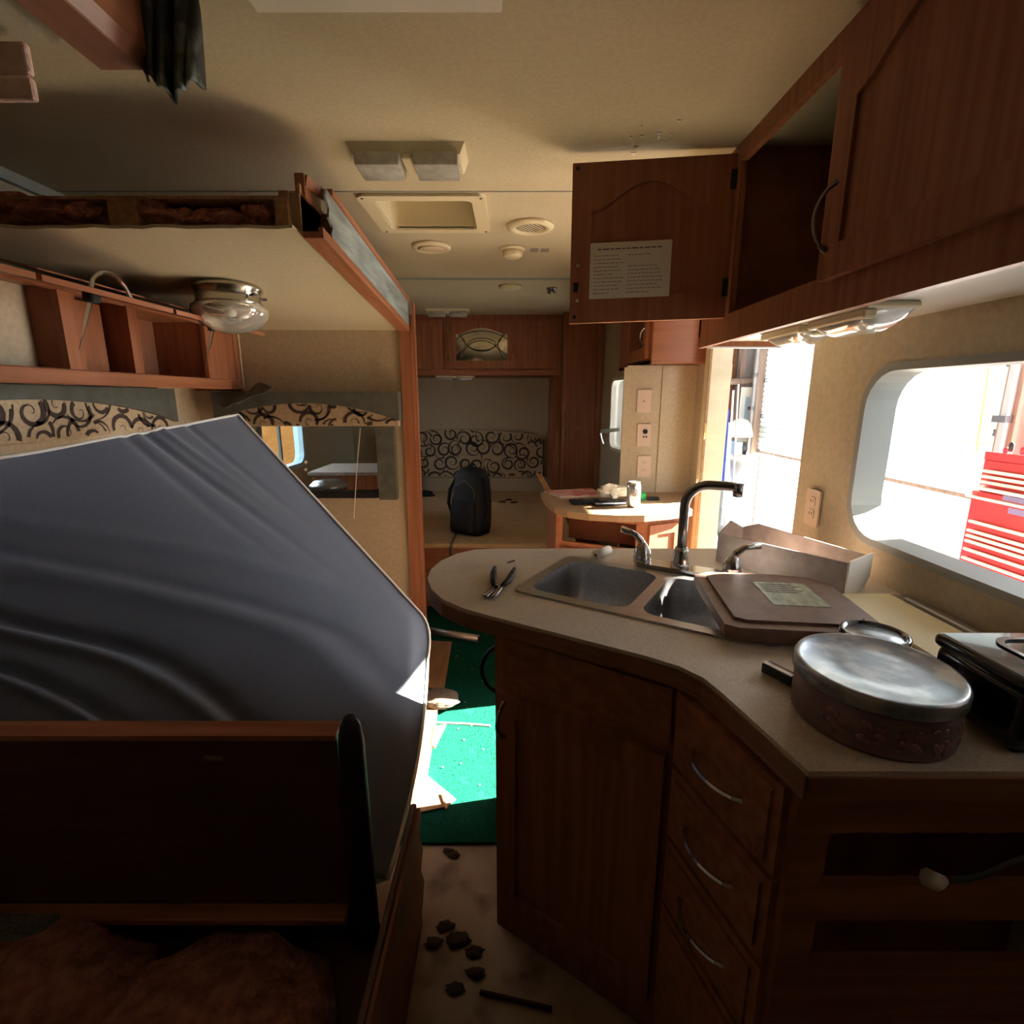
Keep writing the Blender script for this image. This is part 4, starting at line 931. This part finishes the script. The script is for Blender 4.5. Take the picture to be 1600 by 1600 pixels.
part('strap', MB().quadbox([p0, p1_, p1_ + V((0, 0, .03)), p0 + V((0, 0, .03))], (0, .006, 0)), 'brass', lt); part('hook', MB().tube([p0, p0 + V((.01, -.01, -.05)), p0 + V((.025, -.01, -.085))], .008, 6), 'dchrome', lt)
# things seen through the slide end window
nb = thing('side_box', 'brown boxy cabinet seen through the slide end window', 'cabinet', (-1.2, 3.7, 0))
part('body', MB().box(-1.38, -.93, 3.50, 3.95, 0, .86, .004), 'dwoodz', nb); part('top', MB().box(-1.40, -.91, 3.48, 3.97, .86, .885, .004), 'boxcard', nb)
sp0 = V((-1.22, 3.36, 0)); stp = thing('steel_pot', 'shiny brass-toned steel drum in front of the brown box behind the window', 'pot', sp0)
part('body', MB().lathe([(.11, 0), (.115, .02), (.115, .80), (.118, .81)], sp0, 28), 'brass', stp, 40); part('lid', MB().lathe([(.12, .80), (.12, .82), (.09, .845), (.02, .855), (0, .855)], sp0, 28), 'steel', stp, 40)
# ------------------------------------------------------------------ floor coverings and litter
mb = MB(); mb.slab([(-.9, 1.345), (-.045, 1.352), (-.045, 1.60), (.07, 1.60), (.07, 2.745), (.19, 2.745), (.19, 3.23), (-1.5, 3.23), (-1.5, 2.7), (-.9, 2.7)], [], lambda a, c, t: V((a, c, .001 + t)), .010)  # unseen doorway edge cut back so bare vinyl bounces neutral light upward
cpt = solo('green_carpet', mb, 'carpet', 'bright green carpet running past the kitchen to the bed', 'carpet', loc=(0, 0, 0))
ft = MB(); rf = random.Random(21)
for k in range(2600):
    x, y = rf.uniform(-.42, .0), rf.uniform(1.36, 2.9); h = rf.uniform(.003, .008); dx = rf.uniform(-.004, .004)
    ft.raw([(x - .0012, y, .0108), (x + .0012, y, .0108), (x + dx, y + rf.uniform(-.004, .004), .0108 + h)], [(0, 1, 2)])
part('pile', ft, 'carpet', cpt, kind='stuff')
def tubething(label, u0, v0, u1, v1, r, mat):
    a, c = px(u0, v0, z=.011 + r), px(u1, v1, z=.011 + r); d_ = (c - a).normalized()
    o = thing('metal_tube', label, 'tube', a.lerp(c, .5) - V((0, 0, r))); part('pipe', MB().tube([a, c], r, 14), mat, o, 60); part('bore', MB().tube([c, c + d_ * .001], r * .75, 12), 'rubber', o)
tubething('thick grey metal tube lying on the dark end of the green carpet', 668, 985, 748, 998, .021, 'alu')
tubething('short white tube lying beside the thick grey tube', 688, 957, 727, 957, .014, 'white')
def sheet(name, label, cat, pix, mat, z=.012, th=.006, group=None):
    return solo(name, MB().quadbox([px(u, v, z=z) for u, v in pix], (0, 0, th)), mat, label, cat, group=group)
sheet('cardboard_piece', 'tan cardboard strip at the carpet edge by the mattress corner', 'cardboard', ((672, 1002), (706, 1004), (694, 1078), (664, 1075)), 'card')
sheet('cardboard_piece', 'tan cardboard sheet lying where the carpet starts', 'cardboard', ((652, 1200), (668, 1214), (712, 1250), (698, 1262), (640, 1274)), 'card', .013)
sheet('cardboard_piece', 'long tan cardboard edge running along the carpet below the mattress', 'cardboard', ((664, 1110), (684, 1112), (668, 1212), (640, 1230)), 'card', .018, .02)
sheet('wood_shard', 'pale split wood shard on the green carpet', 'wood', ((676, 1138), (697, 1134), (688, 1152), (680, 1170), (672, 1166)), 'rawwood', .03, .008)
p = px(686, 1092, z=.05)
o = solo('carpet_scrap', clump(p, .07, 51, (1.25, 1.0, .5), .25), 'shag', 'shaggy grey carpet scrap lying on the green carpet', 'carpet', smooth=80)
a, c = px(682, 1129, z=.014), px(766, 1134, z=.014); solo('seam_cord', MB().tube([a, a.lerp(c, .5) + V((0, .003, 0)), c], .004, 6), 'white', 'thin pale cord lying straight across the green carpet', 'cord')
solo('thin_twig', MB().tube([px(690, 1240, z=.022), px(698, 1264, z=.022)], .004, 6), 'rawwood', 'thin pale splinter on the cardboard sheet', 'splinter')
lp_ = ((708, 1335), (696, 1448), (716, 1468), (678, 1474), (740, 1488), (742, 1520), (712, 1545), (700, 1330))
for k, (u, v) in enumerate(lp_):
    p = px(u, v, z=.004); rl = random.Random(60 + k); r = rl.uniform(.012, .026) * (1.4 if v > 1540 else 1)
    o = solo('dry_leaf', clump(p + V((0, 0, .002)), r, 60 + k, (1.2, .75, .1), .55, 3), 'leaf', 'dark dry leaf scrap on the dirty vinyl floor', 'leaf', group='leaf scraps on the vinyl floor', smooth=80)
solo('floor_stick', MB().tube([px(750, 1550, z=.006), px(862, 1576, z=.006)], .006, 6), 'leaf', 'thin dark stick on the vinyl floor by the cabinet foot', 'stick')
rc = random.Random(33)
for k in range(16):
    p = px(rc.uniform(665, 762), rc.uniform(1010, 1300), z=.014); r = rc.uniform(.0015, .0035)
    solo('crumb', MB().quadbox([p + V((-r, 0, 0)), p + V((0, -r * .6, 0)), p + V((r, .2 * r, 0)), p + V((0, r * .7, 0))], (0, 0, .003)), 'covercream', 'tiny pale crumb on the green carpet', 'crumb', group='crumbs on the green carpet')
# ------------------------------------------------------------------ garage outside the trailer
GZ, GX = -.65, 3.9
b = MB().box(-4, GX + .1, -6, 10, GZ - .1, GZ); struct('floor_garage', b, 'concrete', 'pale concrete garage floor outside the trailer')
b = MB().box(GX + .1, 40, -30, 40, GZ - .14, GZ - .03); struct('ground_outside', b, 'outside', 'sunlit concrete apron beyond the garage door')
BT = 3.07
b = MB(); b.slab(rect(-6, 10, GZ, 4.0), [rect(1.90, 3.60, GZ + .001, BT), rect(4.02, 8.05, GZ + .001, 2.75)], lambda a, c, t: V((GX + t, a, c)), .12)  # nearer bay is unseen: assumed, and shaped to let the sun reach the doorway
struct('wall_garage', b, 'gwall', 'grey garage wall with one door bay and an assumed unseen open bay')
b = MB().box(-4, GX + .1, 9.2, 9.3, GZ, 4.0); struct('wall_garage_end', b, 'gwall', 'grey end wall of the garage')
b = MB().box(-4, GX + .12, -6, 10, 4.0, 4.1); struct('ceiling_garage', b, 'gwall', 'grey garage ceiling')
ru = thing('roll_up_door', 'white ribbed sectional garage door rolled half up', 'garage door', (GX - .05, 6.0, .58))
for k in range(5):
    z0 = .58 + k * .53; n = 7; prof = []
    for j in range(n):
        za = z0 + .53 * j / n; zb = z0 + .53 * (j + 1) / n; prof += [(0, za + .006), (0, zb - .022), (.012, zb - .014), (.012, zb - .002)]
    pts = [(GX - .06 + p_[0], p_[1]) for p_ in prof]; loop = pts + [(GX - .02, z0 + .528), (GX - .02, z0 + .004)]
    so_ = part('section', MB().slab(loop, [], lambda a, c, t: V((a, 4.05 + t, c)), 3.98), 'rollup', ru)
    for y in (4.08, 5.35, 6.65, 7.98): part('hinge', MB().box(GX - .085, GX - .055, y - .03, y + .03, z0 - .03, z0 + .03, .006), 'dchrome', so_)
part('bottom_seal', MB().box(GX - .06, GX - .02, 4.05, 8.03, .55, .583), 'post', ru)
part('pull_rope', MB().tube([px(1545, 575, x=GX - .09), px(1535, 640, x=GX - .09), px(1525, 705, x=GX - .09)], .006, 6), 'yellowj', ru)
for y, l in ((8.10, 'weathered wooden post at the shelf side of the garage door'), (3.93, 'weathered wooden post beside the red tool chest')):
    po = thing('door_post', l, 'post', (GX - .1, y, GZ)); part('timber', MB().box(GX - .16, GX - .02, y - .07, y + .07, GZ, 3.9), 'post', po); part('track', MB().box(GX - .20, GX - .16, y - .035, y + .015, GZ, 3.6), 'alu', po)
    for z in (-.2, .5, 1.2, 1.7): part('bracket', MB().box(GX - .22, GX - .15, y - .05, y + .06, z, z + .05), 'dchrome', po)
# tool chest
tx0, ty0, ty1 = 2.98, 2.25, 3.27
tcx = thing('tool_chest', 'tall red tool chest with pale drawer pulls standing outside the window', 'tool chest', (3.2, 2.8, GZ))
part('cabinet', MB().box(tx0, 3.5, ty0, ty1, GZ + .08, .80, .006), 'red', tcx)
part('top_chest', MB().box(tx0 + .03, 3.48, ty0 + .02, ty1 - .01, .80, 1.00, .006), 'red', tcx)
part('rim', MB().slab(rect(ty0 + .02, ty1 - .01, 1.0, 1.05), [rect(ty0 + .05, ty1 - .04, .999, 1.049)][:0], lambda a, c, t: V((tx0 + .03 + t, a, c)), .01), 'red', tcx)
def drw(x, z0, z1, m='redd'):
    d = part('drawer', MB().box(x - .016, x + .004, ty0 + .06, ty1 - .06, z0, z1 - .012, .003), m, tcx)
    part('pull', MB().box(x - .034, x - .012, ty0 + .05, ty1 - .05, z1 - .022, z1 - .004, .004), 'boxend', d)
for z0, z1 in ((.915, .945), (.88, .91), (.845, .875)): drw(tx0 + .03, z0, z1)
part('shelf_lip', MB().box(tx0 - .03, tx0, ty0 + .01, ty1 + .01, .815, .832), 'boxend', tcx)
part('shelf_lip', MB().box(tx0 - .03, tx0, ty0 + .01, ty1 + .01, .755, .770), 'boxend', tcx)
for z0, z1 in ((.565, .62), (.53, .56), (.495, .525), (.44, .49), (.38, .435), (.32, .375), (.20, .315), (.05, .195), (-.12, .045), (-.30, -.125), (-.52, -.305)): drw(tx0, z0, z1, 'red' if z1 - z0 > .05 else 'redd')
for (y0, y1, z0, z1) in ((2.45, 3.05, .776, .806), (2.85, 3.0, .705, .74), (2.5, 2.78, .70, .735)): part('badge', MB().box(tx0 - .004, tx0 + .031, y0, y1, z0, z1), 'bluetext', tcx)
for y in (ty0 + .1, ty1 - .1):
    for x in (tx0 + .08, 3.42): part('caster', MB().tube([(x - .02, y, GZ + .045), (x + .02, y, GZ + .045)], .045, 14), 'rubber', tcx, 60)
rt = random.Random(77)
for k in range(14):
    y = ty1 - .06 - k * .062; x = tx0 + .07 + rt.uniform(0, .05); h = rt.uniform(.06, .12); m = rt.choice(('dchrome', 'red', 'rubber', 'bluetext'))
    st = thing('screwdriver', 'screwdriver standing upright on top of the red tool chest', 'screwdriver', (x, y, 1.0), 'screwdrivers on the tool chest')
    part('handle', MB().lathe([(.011, h * .5), (.014, h * .6), (.013, h * .9), (.006, h)], (x, y, 1.0), 8), m, st, 1); part('shaft', MB().lathe([(.004, 0), (.004, h * .55)], (x, y, 1.0), 6), 'dchrome', st)
# shelf bay and clutter by the far garage post
shf = thing('garage_shelf', 'open timber shelf bay with a red-brown upright', 'shelf', (3.0, 8.0, GZ))
part('upright', MB().box(3.02, 3.12, 8.5, 8.6, GZ, 3.2), 'rpost', shf); part('upright', MB().box(3.66, 3.74, 8.5, 8.6, GZ, 3.2), 'post', shf)
part('beam', MB().tube([px(1130, 597, y=8.44), px(1176, 595, y=8.44)], .05, 8), 'post', shf)
z_ = px(1150, 595, y=8.3).z; part('shelf_board', MB().box(3.0, 3.74, 8.4, 9.0, z_, z_ + .03), 'post', shf); part('back_board', MB().box(3.0, 3.8, 9.0, 9.03, .3, 3.2), 'inside', shf)
part('lower_board', MB().box(3.0, 3.74, 8.5, 9.0, .3, .33), 'post', shf)
jz = z_ + .03; jc = V((3.42, 8.5, jz)); jg = thing('fluid_jug', 'cream fluid jug with orange print on the garage shelf', 'jug', jc)
part('body', MB().box(jc.x - .09, jc.x + .09, 8.43, 8.57, jz, jz + .25, .03, 3), 'yellowj', jg, 50); part('spout', MB().tube([jc + V((-.05, 0, .24)), jc + V((-.12, 0, .27))], [.035, .03], 10), 'boxend', jg)
part('print', MB().box(jc.x - .06, jc.x - .02, 8.424, 8.43, jz + .07, jz + .17), 'orange', jg)
c_ = px(1157, 668, y=7.95); lh = thing('shop_lamp', 'white dome shaped shop lamp hanging by the garage post', 'lamp', c_)
part('dome', MB().lathe([(.18, -.14), (.185, -.10), (.16, .02), (.10, .11), (.0, .15)], c_, 24), 'boxend', lh, 60); part('arm', MB().tube([c_ + V((-.15, 0, -.1)), c_ + V((-.26, 0, -.2))], .02, 6), 'boxend', lh)
c0_, c1_ = px(1143, 760, y=8.15), px(1172, 690, y=8.15); cs = thing('blue_case', 'pale blue tool case standing under the shop lamp', 'case', (3.5, 8.2, c0_.z))
part('body', MB().box(c0_.x, 3.64, 8.1, 8.35, c0_.z, c1_.z, .02, 2), 'lblue', cs, 40); part('latch', MB().box(c0_.x + .09, c0_.x + .15, 8.08, 8.1, c1_.z - .12, c1_.z - .06), 'rubber', cs)
part('stand', MB().box(c0_.x, 3.64, 8.12, 8.33, GZ, c0_.z), 'alu', cs)
wp = thing('white_panel', 'tall pale framed panel with a blue pane leaning in the garage', 'panel', (3.45, 8.25, GZ)); a, c = px(1150, 690, y=8.42), px(1174, 605, y=8.42)
part('frame', MB().box(a.x, c.x, 8.39, 8.41, a.z, c.z), 'boxend', wp); part('pane', MB().box(a.x + .07, c.x - .02, 8.38, 8.39, a.z + .12, c.z - .15), 'lblue', wp)
tcn = px(1145, 790, y=7.7); tcn.z = GZ; tz = px(1145, 712, y=7.7).z - GZ
tb = thing('trash_drum', 'shiny pale metal drum standing on the garage floor', 'drum', tcn)
part('body', MB().lathe([(.19, 0), (.2, .02), (.2, tz * .33), (.206, tz * .34), (.2, tz * .35), (.2, tz * .66), (.206, tz * .67), (.2, tz * .68), (.2, tz)], tcn, 28), 'alu', tb, 40); part('lid', MB().lathe([(.21, tz - .03), (.21, tz), (.05, tz + .02), (0, tz + .02)], tcn, 28), 'boxend', tb, 40)
q = [px(1122, 700, y=7.4), px(1133, 640, y=7.4), px(1140, 640, y=7.5), px(1134, 745, y=7.4), px(1122, 780, y=7.4)]
solo('blue_tarp', MB().quadbox(q, (0, .08, 0)), 'bluet', 'crumpled blue tarp hanging beside the doorway jamb outside', 'tarp')
for k, (u, v0, v1) in enumerate(((1142, 610, 800), (1150, 600, 815), (1136, 660, 820))):
    solo('long_handle', MB().tube([px(u + 4, v0, y=7.35), px(u - 8, v1, y=7.3)], .014, 6), ('boxend', 'alu', 'lblue')[k], ('pale broom handle leaning near the drum', 'grey pipe leaning near the drum', 'light blue pole leaning by the blue tarp')[k], 'pole')
# left of the trailer: plywood seen through the left window
b = MB().box(-3.2, -3.15, 2.5, 7.5, -.6, 1.12); solo('plywood_sheet', b, 'plyout', 'orange plywood sheet standing outside the left window', 'plywood')
b = MB().box(-3.15, -3.11, 3.0, 7.0, 1.12, 1.2, .004); solo('teal_batten', b, 'greenp', 'green batten resting on the orange plywood outside', 'batten')
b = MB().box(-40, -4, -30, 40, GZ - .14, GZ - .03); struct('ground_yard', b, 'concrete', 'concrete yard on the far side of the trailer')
